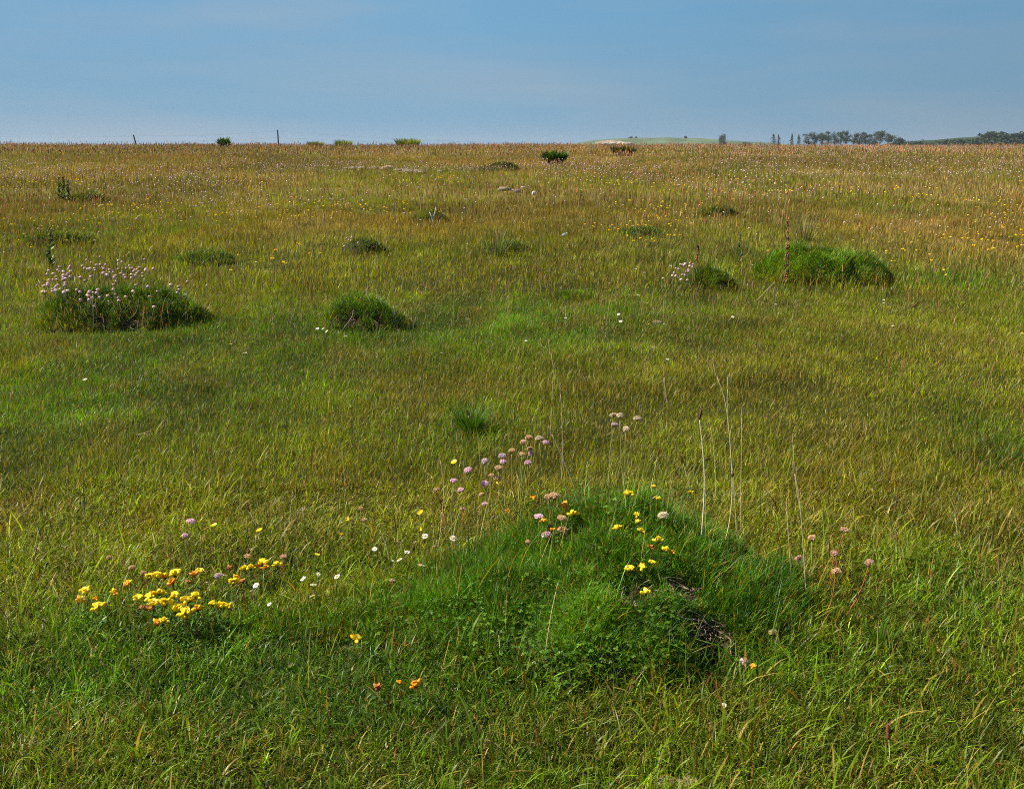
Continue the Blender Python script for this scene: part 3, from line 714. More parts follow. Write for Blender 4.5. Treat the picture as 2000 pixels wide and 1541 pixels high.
p = at_height(1102, 458, .09); fr_ = thing('feather', p, 'small white feather caught in the grass in mid field', 'feather')
mb = MB(); X = np.array([.9, .1, .35]); L = .075; 
tube(mb, [-X * L * .5, X * L * .5], .0012, .0005, (.7, .68, .62), 4); mb.build('quill', M['dry'], fr_)
mb = MB(); t = np.linspace(-.3, .5, 9); wv = .012 * np.sin(np.linspace(.35, math.pi, 9)) ** .6
for s_ in (1, -1):
    E = np.array([-.3, .2, .9]) * s_
    V = np.concatenate([np.outer(t * L, X), np.outer(t * L, X) + np.outer(wv, E) + np.array([0, .002, 0])])
    mb.add(V, np.concatenate([[[i, i + 1, i + 10], [i, i + 10, i + 9]] for i in range(8)]), (.78, .77, .74))
mb.build('vane', M['petal'], fr_)

def twig(pts, r, col, label, name='dead_twig', forks=()):
    P = [at_height(u, v, h) for (u, v, h) in pts]; o = P[0]
    root = thing(name, o, label, 'twig'); mb = MB()
    tube(mb, np.array(P) - o, r, r * .5, col, 5)
    mb.build('main_shoot', M['dry'], root)
    for f in forks:
        y = P[len(P) // 2][1]; mb = MB(); tube(mb, np.array([at_depth(u, v, y) for u, v in f]) - o, r * .7, r * .3, col, 5); mb.build('side_shoot', M['dry'], root)
    return root
y = at_height(846, 446)[1]
tw = thing('dead_twig', at_height(846, 446), 'pale forked dead twig standing in the grass far up the middle of the field', 'twig'); o = np.array(tw.location)
for nm, f in (('main_shoot', [(846, 446), (846, 432), (843, 424), (839, 415)]), ('side_shoot', [(845, 428), (849, 418), (852, 405)]), ('side_shoot', [(844, 426), (848, 423), (851, 421)])):
    mb = MB(); tube(mb, np.array([at_depth(a, b, y) for a, b in f]) - o, .008, .005, (.46, .42, .36), 5); mb.build(nm, M['dry'], tw)
twig([(268, 850, .015), (282, 846, .03), (296, 840, .035)], .0022, (.36, .28, .18), 'short bent straw twig lying on the turf at the left, in mid foreground', forks=([(282, 846), (290, 850), (297, 851)],))
twig([(1297, 628, .02), (1315, 618, .05), (1334, 606, .10)], .0022, (.12, .085, .05), 'thin dark twig slanting up to the right from the grey-brown stone')

# ------------------------------------------------------------------ flower heads (a few shared meshes of each)
LILAC = [(.78, .47, .57), (.84, .60, .66), (.70, .38, .48)]
GREYL = [(.60, .46, .50), (.68, .54, .56), (.54, .38, .40)]
BUFF = [(.68, .46, .24), (.60, .37, .19), (.74, .56, .34), (.52, .30, .14)]
CREAM = [(.68, .57, .38), (.62, .50, .32), (.76, .66, .48)]
SALMON = [(.62, .34, .22), (.58, .40, .28), (.66, .48, .38), (.50, .24, .14)]
def thrift_head(cols, n=52, R=.0100, spiky=0.0, core=(.36, .22, .12), flat=.78):
    mb = MB(); blob(mb, (0, 0, 0), [R * .72, R * .72, R * .60], core, 9, 6, .05)
    for i in range(n):
        z = 1 - 1.30 * (i + .5) / n; ph = i * 2.39996 + random.uniform(-.2, .2); s = math.sqrt(max(0, 1 - z * z))
        nn = np.array([s * math.cos(ph), s * math.sin(ph), z]); c = nn * np.array([R, R, R * flat]) * random.uniform(.84, 1.04)
        X, Y, Z = frame(nn + np.random.default_rng(i).normal(0, .22, 3)); col = jit(random.choice(cols), .2); a0 = random.uniform(0, 6)
        m = R * random.uniform(.24, .36)
        inner = nn * R * .6
        for k in range(5):
            a = a0 + k * 1.2566; d = math.cos(a) * X + math.sin(a) * Y; e = -math.sin(a) * X + math.cos(a) * Y
            if random.random() < spiky:
                mb.add([c - Z * m * .6 - e * m * .22, c - Z * m * .6 + e * m * .22, c + d * m * .8 + Z * m * random.uniform(.5, 1.3)], [[0, 1, 2]], jit(col, .15))
            else:
                mb.add([c - Z * m * .3, c + d * m * .95 - e * m * .42 + Z * m * .25, c + d * m * 1.1 + Z * m * .3, c + d * m * .95 + e * m * .42 + Z * m * .25], [[0, 1, 2], [0, 2, 3]], jit(col, .12))
    # papery bracts beneath the head
    for k in range(9):
        a = k * .698; d = np.array([math.cos(a), math.sin(a), 0]); e = np.array([-d[1], d[0], 0])
        mb.add([d * R * .2 + np.array([0, 0, -R * .75]), d * R * .72 + e * R * .24 + np.array([0, 0, -R * .42]), d * R * .95 + np.array([0, 0, -R * .12]), d * R * .72 - e * R * .24 + np.array([0, 0, -R * .42])],
               [[0, 1, 2], [0, 2, 3]], jit((.40, .22, .11), .25))
    return mb.mesh('flower_head', M['petal'])
HEADS = {k: [thrift_head(c, **kw) for _ in range(3)] for k, c, kw in (
    ('pink', LILAC, dict(spiky=.05)), ('grey', GREYL, dict(spiky=.2)), ('buff', BUFF, dict(spiky=.35, n=46)), ('cream', CREAM, dict(spiky=.25, flat=.85)),
    ('salmon', SALMON, dict(spiky=.6, n=34, core=(.45, .22, .12))), ('star', [(.70, .45, .36), (.74, .58, .50), (.6, .3, .2)], dict(spiky=.9, n=20, core=(.55, .27, .16))))}
def head_on_stem(name, label, cat, group, head_mesh, hp, base, r=.0008, col=(.12, .15, .04), scale=1.0, tilt=.25, sag=.06, hname='flower_head', dirn=None, j=0.01, extra=None):
    hp = np.asarray(hp, float); base = np.asarray(base, float)
    root = thing(name, base, label, cat, group)
    mb = MB(); P = arc((0, 0, -.01), hp - base - np.array([0, 0, .006]), sag, 8, j)
    cc = np.array([jit(col, .1)] * 8); 
    tube(mb, P, r * 1.15, r * .8, cc, 5); mb.build('stem', M['stem'], root)
    h = link(hname, head_mesh, root, [float(q) for q in hp - base]); h.scale = (scale * random.uniform(.9, 1.15), scale * random.uniform(.9, 1.15), scale * random.uniform(.72, 1.0))
    d = P[-1] - P[-2]; d /= np.linalg.norm(d); d = d * .8 + np.array([random.gauss(0, tilt), random.gauss(0, tilt), .6])
    if dirn is not None: d = np.asarray(dirn, float)
    q = Vector(d).to_track_quat('Z', 'Y').to_euler(); h.rotation_euler = q; h.rotation_euler.rotate_axis('Z', random.uniform(0, 6.28))
    return root
def place(u, v, L, base=None):
    """head at the pixel; foot either given by its own pixel or straight below, L metres down"""
    if base is None:
        hp = at_height(u, v, L); b = np.array([hp[0] + random.gauss(0, .18) * L, hp[1] + random.gauss(0, .1) * L, 0])
    else:
        g_ = at_height(*base); hp = at_depth(u, v, g_[1] + .01); b = g_.copy()
    b[2] = float(surf(b[0], b[1])) - .002
    return hp, b
TG = 'thrift flowers round the big hummock'
GRN, RED = (.30, .31, .10), (.34, .11, .045)
#  u, v, kind, stem length or foot pixel, size, label
THRIFT = [
 (1033, 855, 'buff', (1022, 985), 1.05, 'buff thrift head, topmost of the tight cluster just left of centre above the big hummock'),
 (1022, 863, 'buff', (1012, 990), 1.0, 'buff thrift head at the left edge of the topmost cluster, just below its highest head'),
 (1053, 856, 'cream', (1045, 990), 1.0, 'grey-cream rounded thrift head right of the topmost buff one, next to a flat lilac head'),
 (1066, 864, 'pink', (1040, 985), 1.0, 'flat lilac thrift head on a stem slanting down left, rightmost of the topmost cluster'),
 (1035, 876, 'buff', (1026, 988), .9, 'buff thrift head in the middle of the topmost cluster, half hiding a pink one below'),
 (1020, 887, 'buff', (1014, 992), .85, 'small tan thrift head low on the left side of the topmost cluster'),
 (1037, 885, 'pink', (1030, 990), .9, 'whitish pink thrift head at the bottom right of the topmost cluster'),
 (1000, 880, 'buff', (1000, 985), .95, 'single buff thrift head between the topmost cluster and the grey-lilac head'),
 (981, 890, 'grey', (985, 995), 1.1, 'large grey-lilac thrift head with ragged top left of the topmost cluster'),
 (983, 902, 'pink', (990, 1000), 1.0, 'pink thrift head tucked directly beneath the large grey-lilac one'),
 (1031, 904, 'pink', (1022, 1000), 1.0, 'drooping pink thrift head a little below the topmost cluster'),
 (947, 901, 'grey', (948, 1010), 1.1, 'domed pale mauve thrift head standing alone on a straight stem'),
 (974, 914, 'buff', (985, 1005), 1.05, 'tan thrift head just below the two lilac heads left of the topmost cluster'),
 (914, 918, 'pink', (925, 1020), 1.05, 'bright pink ragged thrift head right of the tall yellow buttercup'),
 (960, 929, 'buff', (968, 1010), .8, 'small brownish thrift head, left one of a touching pair'),
 (972, 934, 'buff', (980, 1012), .95, 'brownish thrift head, right one of a touching pair, above a yellow trefoil head'),
 (886, 939, 'pink', (885, 1046), .95, 'flat lilac thrift head on a long thin stem below the tall yellow buttercup'),
 (947, 945, 'pink', (952, 1020), 1.2, 'large spreading pink thrift head above a small tan one'),
 (851, 957, 'salmon', (872, 1040), .85, 'leftmost pinkish thrift head of the flowers above the hummock, beside a forked straw stem'),
 (900, 957, 'pink', (892, 1030), .95, 'faded pink thrift head with tan base on a slanting stem, lower left of the group'),
 (940, 965, 'buff', (945, 1025), .8, 'small smooth tan thrift head right under the large spreading pink one'),
 (947, 984, 'pink', (950, 1030), .85, 'small pink thrift head low down, below the small smooth tan one'),
 (904, 994, 'salmon', (908, 1040), .75, 'small salmon thrift head low on the left slope of the hummock'),
 (1071, 971, 'buff', (1080, 1060), .95, 'pinkish buff thrift head, left one of a pair on top of the hummock'),
 (1083, 969, 'buff', (1075, 1065), 1.2, 'large buff thrift head, right one of a pair, on a reddish bent stem'),
 (1053, 1009, 'pink', (1052, 1062), 1.1, 'lilac thrift head on the hummock beside small orange trefoil'),
 (1098, 1012, 'buff', (1088, 1070), 1.1, 'round buff thrift head just left of a bright yellow trefoil head'),
 (1067, 1044, 'pink', (1068, 1085), 1.15, 'bright pink thrift head with a dark underside on the front of the hummock'),
 (1099, 1036, 'buff', (1078, 1075), 1.15, 'large brownish thrift head on a curved reddish stem, on the hummock front'),
 (1031, 1058, 'buff', (1035, 1085), .6, 'tiny tan thrift head left of the bright pink one on the hummock front'),
 (1198, 811, 'cream', (1190, 965), 1.1, 'cream thrift head, left one of the two topmost heads right of centre'),
 (1211, 812, 'cream', (1203, 968), 1.0, 'cream thrift head, right one of the two topmost heads right of centre'),
 (1201, 830, 'grey', (1196, 965), .95, 'whitish pink thrift head just beneath the two topmost cream heads'),
 (1223, 838, 'cream', (1222, 972), 1.0, 'cream thrift head with an orange base, lowest of the cream group'),
 (1245, 818, 'cream', (1212, 975), 1.15, 'round cream thrift head standing apart at the right of the cream group'),
 (1295, 1006, 'cream', (1293, 1048), 1.1, 'single grey-buff thrift head on the right shoulder of the hummock'),
 (1586, 1050, 'buff', (1580, 1130), 1.05, 'pale buff thrift head right of the hummock, the left one of the upper pair'),
 (1649, 1035, 'salmon', (1635, 1150), 1.05, 'salmon-buff thrift head, the highest of those to the right of the hummock'),
 (1630, 1081, 'salmon', (1622, 1150), 1.1, 'shaggy salmon thrift head below the highest one to the right of the hummock'),
 (1559, 1090, 'star', (1562, 1140), .95, 'starry pink-white thrift head, leftmost of those to the right of the hummock'),
 (1633, 1116, 'buff', (1606, 1215), 1.1, 'flat buff thrift head on rusty red stems right of the hummock'),
 (1698, 1098, 'salmon', (1645, 1212), 1.0, 'rightmost thrift head, salmon, on a long red stem slanting down left'),
 (1510, 1236, 'buff', (1506, 1262), 1.05, 'round buff thrift head close to the ground at the right foot of the hummock'),
 (1454, 1293, 'pink', (1452, 1318), 1.05, 'pink thrift head lying near the ground below the root-filled hollow'),
 (373, 1018, 'pink', (366, 1110), 1.1, 'bright lilac thrift head alone above the yellow patch on the left'),
 (361, 1046, 'pink', (361, 1115), .85, 'smaller lilac thrift head directly below the bright lilac one on the left'),
 (214, 1089, 'buff', (216, 1130), .75, 'pale buff thrift head farthest left, above the trefoil patch'),
 (257, 1109, 'buff', (258, 1150), .8, 'flat pale thrift head at the upper left of the trefoil patch'),
 (279, 1118, 'salmon', (282, 1160), .75, 'little salmon thrift head touching the top of the trefoil patch'),
 (483, 1086, 'buff', (486, 1150), .85, 'brownish pink thrift head above the yellow row, left one of two'),
 (554, 1087, 'salmon', (552, 1150), .9, 'pinkish tan thrift head above the right end of the yellow row'),
 (426, 1124, 'grey', (428, 1165), .85, 'mauve thrift head beside a white daisy right of the dense trefoil patch'),
 (705, 993, 'buff', (708, 1060), .7, 'pale tan thrift head in the turf left of the hummock, right of two buttercups'),
 (712, 1015, 'buff', (712, 1065), .75, 'dull brown thrift head just under the pale tan one left of the hummock'),
 (766, 1134, 'salmon', (766, 1158), .7, 'small reddish pink bud in the dark turf left of the hummock'),
]
for i, (u, v, k, ft, s, lb) in enumerate(THRIFT):
    hp, b = place(u, v, .15, ft)
    head_on_stem('thrift_flower', lb, 'flower', TG, random.choice(HEADS[k]), hp, b, .0014, RED if k in ('salmon',) or v > 1090 and u > 1590 or u in (1083, 1099) else GRN, s * hp[1] / 2.5 * 1.0 if False else s, sag=.07)

# ---- bird's-foot trefoil
YEL = [(.85, .66, .012), (.88, .72, .018), (.82, .58, .010)]
ORG = [(.82, .38, .012), (.76, .28, .010), (.85, .52, .015)]
BRN = [(.50, .16, .03), (.62, .24, .03), (.36, .12, .04)]
def trefoil_head(cols, n):
    mb = MB()
    for i in range(n):
        a = i * 6.283 / n + random.uniform(-.35, .35); el = random.uniform(.3, 1.1)
        d = np.array([math.cos(a) * math.cos(el), math.sin(a) * math.cos(el), math.sin(el)]); X, Y, Z = frame(d)
        up = np.array([0, 0, 1.0]) - d * d[2]; up /= np.linalg.norm(up); sd = np.cross(d, up)
        c = jit(random.choice(cols), .12); l = .0072 * random.uniform(.8, 1.2)
        rot = np.stack([sd, up, d], 1)
        blob(mb, d * l * .95, [l * .33, l * .36, l * .62], c, 7, 5, .04, rot)          # wings and keel
        o = d * l * .75 + up * l * .30                                                  # the upright standard
        w = l * .72; hgt = l * .95; P = [o]
        for q in range(7):
            t = -1.25 + 2.5 * q / 6; P.append(o + sd * math.sin(t) * w + up * (math.cos(t) * hgt) + d * (-.25 * l * math.cos(t) + .22 * l * abs(math.sin(t))))
        mb.add(P, [[0, q, q + 1] for q in range(1, 7)], jit(c, .1))
        tube(mb, [(0, 0, -.002), d * l * .4], .0009, .0012, (.16, .12, .03), 4)           # calyx
    return mb.mesh('flower_head', M['petal'])
TH = {'y': [trefoil_head(YEL, n) for n in (4, 5, 6, 7)], 'o': [trefoil_head(ORG, n) for n in (3, 4, 5)], 'm': [trefoil_head(YEL + ORG[:2], n) for n in (4, 5, 6)], 'b': [trefoil_head(BRN, n) for n in (3, 4)]}
def leaf_mesh():
    mb = MB()
    for i in range(7):
        a = random.uniform(0, 6.283); z = -random.uniform(.012, .05); d = np.array([math.cos(a), math.sin(a), .25]); e = np.array([-d[1], d[0], 0]); o = np.array([d[0] * .008, d[1] * .008, z]); s = random.uniform(.005, .008)
        for q in (-.8, 0, .8):
            dd = d * math.cos(q) + e * math.sin(q); ee = np.cross(dd, [0, 0, 1]); ee /= np.linalg.norm(ee)
            mb.add([o, o + dd * s * .6 + ee * s * .32, o + dd * s * 1.3, o + dd * s * .6 - ee * s * .32], [[0, 1, 2], [0, 2, 3]], jit((.05, .12, .02), .3))
    return mb.mesh('leaves', M['stem'])
LEAF = [leaf_mesh() for _ in range(3)]
PG = 'trefoil flowers of the yellow patch on the left'; QG = 'trefoil flowers on the big hummock'; RG = 'trefoil flowers in the near turf'
DENSE = 'yellow trefoil head in the dense patch in the left foreground'
TREFOIL = [
 (169, 1160, 'y', 1.15, PG, 'bright yellow trefoil head, upper one at the far left end of the yellow patch'),
 (157, 1177, 'o', 1.0, PG, 'orange trefoil head directly below the leftmost bright yellow one'),
 (192, 1188, 'y', 1.1, PG, 'large yellow trefoil head low on the left, apart from the dense patch'),
 (188, 1172, 'm', .6, PG, 'tiny trefoil bud just above the large yellow head low on the left'),
 (223, 1159, 'm', .75, PG, 'small orange-yellow trefoil head alone between the leftmost heads and the dense patch'),
 (250, 1142, 'm', .85, PG, 'yellow and orange trefoil head at the upper left of the dense patch'),
 (290, 1131, 'y', .85, PG, 'leftmost yellow trefoil head of the top row of the patch'),
 (307, 1129, 'y', .95, PG, 'yellow trefoil head second from the left in the top row of the patch'),
 (322, 1130, 'm', .95, PG, 'orange-yellow trefoil head third from the left in the top row of the patch'),
 (343, 1125, 'y', 1.1, PG, 'large yellow trefoil head fourth from the left in the top row of the patch'),
 (338, 1141, 'o', 1.0, PG, 'orange trefoil head just beneath the large yellow one of the top row'),
 (380, 1125, 'o', .9, PG, 'orange trefoil head at the right end of the top row of the patch'),
 (391, 1117, 'y', .75, PG, 'small yellow trefoil head above the orange one ending the top row'),
 (367, 1139, 'b', .6, PG, 'small red-brown trefoil bud at the right of the top row of the patch'),
 (268, 1172, 'y', 1.0, PG, 'leftmost yellow trefoil head in the middle of the dense patch'),
 (295, 1166, 'm', 1.05, PG, DENSE), (312, 1161, 'y', .9, PG, DENSE), (300, 1182, 'y', 1.1, PG, DENSE), (322, 1183, 'y', 1.2, PG, DENSE), (342, 1168, 'y', .9, PG, DENSE),
 (289, 1190, 'b', .8, PG, 'rusty brown trefoil head at the lower left edge of the dense patch'),
 (276, 1190, 'b', .6, PG, 'small dark rusty trefoil bud at the lower left corner of the dense patch'),
 (362, 1177, 'y', 1.15, PG, DENSE), (381, 1167, 'y', 1.2, PG, DENSE), (343, 1197, 'y', 1.2, PG, DENSE), (364, 1199, 'y', 1.15, PG, DENSE), (386, 1193, 'm', 1.0, PG, DENSE), (352, 1192, 'y', 1.0, PG, DENSE), (372, 1174, 'y', .9, PG, DENSE),
 (364, 1209, 'y', .8, PG, 'lowest yellow trefoil head hanging below the right half of the dense patch'),
 (307, 1220, 'm', .85, PG, 'yellow trefoil head below the dense patch, left one of a low pair'),
 (321, 1213, 'y', .8, PG, 'yellow trefoil head below the dense patch, right one of a low pair'),
 (415, 1181, 'y', .85, PG, 'yellow trefoil head right of the dense patch, left one of three in a row'),
 (432, 1187, 'y', 1.0, PG, 'yellow trefoil head right of the dense patch, middle one of three in a row'),
 (448, 1188, 'y', .75, PG, 'small yellow trefoil head right of the dense patch, right one of three in a row'),
 (455, 1141, 'y', .95, PG, 'yellow trefoil head left of the two slanting white daisies'),
 (460, 1129, 'o', .7, PG, 'orange trefoil bud just above the yellow head left of the slanting daisies'),
 (475, 1138, 'b', .7, PG, 'red-orange trefoil bud right of the yellow head near the slanting daisies'),
 (449, 1112, 'b', .7, PG, 'small red trefoil bud at the left end of the upper right row'),
 (478, 1114, 'y', .9, PG, 'yellow trefoil head, first on the left of the upper right row'),
 (490, 1112, 'y', 1.15, PG, 'large yellow trefoil head, second of the upper right row'),
 (512, 1104, 'm', 1.15, PG, 'orange-yellow trefoil head, third of the upper right row, the highest'),
 (519, 1110, 'o', .8, PG, 'orange trefoil head tucked under the highest of the upper right row'),
 (541, 1106, 'y', 1.0, PG, 'yellow trefoil head at the right end of the upper right row'),
 (694, 1251, 'm', 1.1, RG, 'orange-yellow trefoil head alone in the dark near turf left of centre'),
 (813, 1341, 'o', 1.05, RG, 'bright orange trefoil head lowest in the photo, on a short visible stem'),
 (740, 1346, 'b', 1.0, RG, 'brownish orange trefoil head left of the bright orange one near the bottom'),
 (780, 1335, 'o', .6, RG, 'tiny orange trefoil bud between the two low orange heads'),
 (1471, 1303, 'm', .7, RG, 'small orange-yellow trefoil beside the pink thrift lying near the ground'),
 (1042, 976, 'm', 1.05, QG, 'yellow trefoil head at the left top of the hummock, behind a pair of buff thrifts'),
 (1104, 990, 'o', 1.1, QG, 'orange trefoil head just above the round buff thrift on the hummock'),
 (1121, 1007, 'y', 1.15, QG, 'bright yellow trefoil head on a reddish stem right of the round buff thrift'),
 (1062, 1020, 'm', .8, QG, 'small orange trefoil head just below the lilac thrift on the hummock'),
 (1082, 1037, 'o', .75, QG, 'small orange trefoil bud between the bright pink and the brownish thrift'),
 (974, 947, 'y', .8, QG, 'small yellow trefoil head directly beneath a pair of brownish thrift heads'),
 (992, 1000, 'o', .75, QG, 'small orange trefoil head in the grass left of the hummock top'),
 (1227, 968, 'y', 1.1, QG, 'yellow trefoil head at the very top of the hummock under the cream thrifts'),
 (1275, 952, 'y', .7, QG, 'faint small yellow trefoil head behind the hummock top, above a white daisy'),
 (1287, 977, 'y', .8, QG, 'yellow trefoil head right of the white daisy on the hummock top'),
 (1348, 962, 'm', .65, QG, 'tiny yellow-orange trefoil head near the foot of the tall plantain'),
 (1244, 1008, 'y', .95, QG, 'yellow trefoil head, upper one of a vertical pair on the hummock'),
 (1246, 1021, 'y', .75, QG, 'yellow trefoil head, lower one of a vertical pair on the hummock'),
 (1207, 1033, 'y', .9, QG, 'yellow trefoil head low and left of the vertical pair'),
 (1252, 1038, 'y', .75, QG, 'dim small yellow trefoil head below the vertical pair'),
 (1287, 1058, 'y', 1.15, QG, 'large lemon yellow trefoil head on the right of the hummock'),
 (1300, 1077, 'y', .85, QG, 'yellow trefoil head just under the large lemon yellow one'),
 (1311, 1081, 'o', .7, QG, 'little orange trefoil bud touching the yellow head on its right'),
 (1271, 1072, 'b', .75, QG, 'pinkish orange trefoil bud left below the large lemon yellow one'),
 (1273, 1101, 'y', .75, QG, 'upright yellow trefoil head above the dark hollow of the hummock'),
 (1230, 1114, 'y', .95, QG, 'yellow trefoil head at the left rim of the dark hollow'),
 (1255, 1109, 'm', 1.0, QG, 'orange-yellow trefoil head over the dark hollow, between two yellow ones'),
 (1262, 1160, 'y', 1.15, QG, 'big golden trefoil head hanging below the dark hollow of the hummock'),
]
for (u, v, k, s, gr, lb) in TREFOIL:
    hp, b = place(u, v, random.uniform(.055, .075) if gr == PG else .06)
    if gr == QG: b[1] += .01; b[2] = float(surf(b[0], b[1])) - .002
    r = head_on_stem('trefoil_flower', lb, 'flower', gr, random.choice(TH[k]), hp, b, .0008, (.20, .10, .03) if k in 'ob' else (.11, .14, .03), s * (1.62 if gr == PG else 1.36), .2)
    if s > .8:
        lv = link('leaves', random.choice(LEAF), r, hp - b); lv.rotation_euler[2] = random.uniform(0, 6)

# ---- buttercups and daisies
def buttercup(R=.0088, cup=.55):
    mb = MB()
    for k in range(5):
        a = k * 1.2566; d = np.array([math.cos(a), math.sin(a), 0]); e = np.array([-d[1], d[0], 0]); P = []
        for i, (t, w) in enumerate(((.08, .12), (.45, .50), (.8, .62), (1.0, .34))):
            z = cup * R * t ** 1.6
            P += [d * R * t - e * R * w + np.array([0, 0, z + R * .08]), d * R * t + np.array([0, 0, z]), d * R * t + e * R * w + np.array([0, 0, z + R * .08])]
        T = []
        for i in range(3):
            for j in range(2): A = i * 3 + j; T += [[A, A + 1, A + 4], [A, A + 4, A + 3]]
        mb.add(P, T, jit((.84, .62, .012), .06))
    blob(mb, (0, 0, R * .16), [R * .24, R * .24, R * .2], (.60, .50, .03), 7, 4, .1)
    return mb.mesh('flower_head', M['gloss'])
def daisy(R=.0078):
    mb = MB(); n = 24
    for k in range(n):
        a = k * 6.283 / n + random.uniform(-.05, .05); d = np.array([math.cos(a), math.sin(a), 0]); e = np.array([-d[1], d[0], 0]); r = R * random.uniform(.9, 1.06); z = random.uniform(-.1, .18) * R
        mb.add([d * R * .3 - e * R * .06, d * R * .3 + e * R * .06, d * r * .8 + e * R * .13 + np.array([0, 0, z]), d * r + np.array([0, 0, z]), d * r * .8 - e * R * .13 + np.array([0, 0, z])], [[0, 1, 2], [0, 2, 4], [4, 2, 3]], jit((.80, .79, .76), .04))
    return mb.mesh('flower_head', M['petal'])
def daisy_eye(R=.0078):
    mb = MB(); blob(mb, (0, 0, R * .08), [R * .36, R * .36, R * .22], (.78, .50, .02), 9, 5, .06); return mb.mesh('flower_centre', M['petal'])
BC_ = [buttercup(cup=c) for c in (.4, .6, .9)]; DA = [daisy() for _ in range(3)]; DE = daisy_eye()
BG = 'buttercups in the turf left of the hummock'
for (u, v, s, ft, lb) in [
 (887, 903, 1.05, (872, 1040), 'tallest buttercup, yellow, on a branched straw stem left of the pink thrifts'),
 (838, 930, 1.0, (850, 1040), 'buttercup left of the tallest one, flat, above the pinkish thrift head'),
 (822, 1003, .95, (805, 1075), 'round buttercup on the left slope, the upper one of two above some daisies'),
 (817, 1034, 1.0, (800, 1085), 'buttercup on the left slope, the lower one of two, above some daisies'),
 (418, 1027, 1.05, (432, 1090), 'leftmost buttercup, cup-shaped, right of the bright lilac thrift'),
 (507, 1037, .95, (512, 1095), 'buttercup second from the left, above the upper right trefoil row'),
 (675, 1013, 1.05, (672, 1075), 'buttercup in the open turf left of the hummock, the upper one of a pair'),
 (663, 1045, .95, (662, 1095), 'buttercup in the open turf left of the hummock, the lower one of a pair'),
 (618, 1085, .95, (590, 1125), 'small slanted buttercup on a low stem above the white daisies')]:
    hp, b = place(u, v, .1, ft)
    head_on_stem('buttercup', lb, 'flower', BG, random.choice(BC_), hp, b, .0007, (.16, .17, .05), s, .2, dirn=(random.gauss(0, .35), random.gauss(-.1, .3), 1))
DG = 'white daisies in the near turf'; NG = 'white daisies in the turf beyond'
for (u, v, s, g_, lb) in [
 (658, 1126, 1.0, DG, 'brightest white daisy, facing up left, right of the daisy on a visible stalk'),
 (592, 1130, .9, DG, 'white daisy seen edge-on upon a visible short stalk'),
 (612, 1142, .9, DG, 'cream white daisy below and between the stalked and the brightest daisy'),
 (610, 1164, .9, DG, 'open white daisy lowest of the little group right of the slanting pair'),
 (526, 1180, .7, DG, 'small whitish daisy low beside dry stems, below the slanting pair'),
 (500, 1143, 1.0, DG, 'slanting white daisy, upper one of the pair right of the yellow head'),
 (490, 1155, 1.05, DG, 'slanting white daisy, lower one of the pair right of the yellow head'),
 (405, 1137, .95, DG, 'slanting white daisy at the right edge of the dense trefoil patch'),
 (438, 1123, .75, DG, 'small white daisy touching the mauve thrift head'),
 (732, 1072, .85, DG, 'white daisy crossed by a slanting straw, farthest up the turf of the near daisies'),
 (780, 1093, .95, DG, 'white daisy left of the dark edge, with a tiny bud beside it'),
 (767, 1095, .4, DG, 'tiny white daisy bud left of the daisy at the dark edge'),
 (823, 1104, 1.15, DG, 'largest white daisy, tilted, at the left foot of the hummock'),
 (795, 1078, .8, DG, 'pinkish white daisy between straws below the two buttercups on the slope'),
 (830, 1047, 1.0, DG, 'white daisy just under the lower slope buttercup'),
 (812, 1058, .85, DG, 'yellowish white daisy left below the lower slope buttercup'),
 (848, 1067, .7, DG, 'small round white daisy beside the long straw stem at the left of the hummock'),
 (622, 1121, .6, DG, 'small pinkish daisy bud above the cream white daisy'),
 (885, 1051, 1.05, DG, 'bright white daisy at the foot of the long lilac thrift stem'),
 (1279, 971, .95, DG, 'white daisy on top of the hummock left of a yellow trefoil head'),
 (1414, 1377, .55, DG, 'single white daisy in the turf below the hummock, lowest in the photo'),
 (620, 642, 1.1, NG, 'white daisy in front of the grassy hummock left of centre, left one of a row'),
 (631, 642, 1.1, NG, 'white daisy in front of the grassy hummock left of centre, middle one of a row'),
 (638, 647, .9, NG, 'white daisy in front of the grassy hummock left of centre, right one of a row'),
 (675, 657, 1.3, NG, 'larger pinkish white daisy right of and below the row of three'),
 (1208, 614, 1.1, NG, 'white daisy with a dark eye left of the grey-brown stone, upper one'),
 (1212, 628, 1.1, NG, 'white daisy with a dark eye left of the grey-brown stone, lower one'),
 (1276, 604, .9, NG, 'small white daisy above the grey-brown stone'),
 (1267, 633, .9, NG, 'white daisy touching the left side of the grey-brown stone'),
 (1297, 633, .8, NG, 'white daisy touching the right side of the grey-brown stone'),
 (1431, 619, 1.1, NG, 'round white daisy standing alone in the turf to the right of the stone'),
 (1726, 586, .9, NG, 'white daisy in the turf under the right end of the bright green dome'),
 (166, 741, 1.0, NG, 'lone white daisy in the green turf at the left')]:
    hp, b = place(u, v, .045 if v > 1000 else .06)
    r = head_on_stem('daisy', lb, 'flower', g_, random.choice(DA), hp, b, .0007, (.12, .16, .05), s * 1.2, .2, dirn=(random.gauss(-.25, .3), random.gauss(-.15, .4), 1))
    c = [o for o in r.children if o.name.startswith('flower_head')][0]
    e = link('flower_centre', DE, r, c.location); e.rotation_euler = c.rotation_euler; e.scale = c.scale

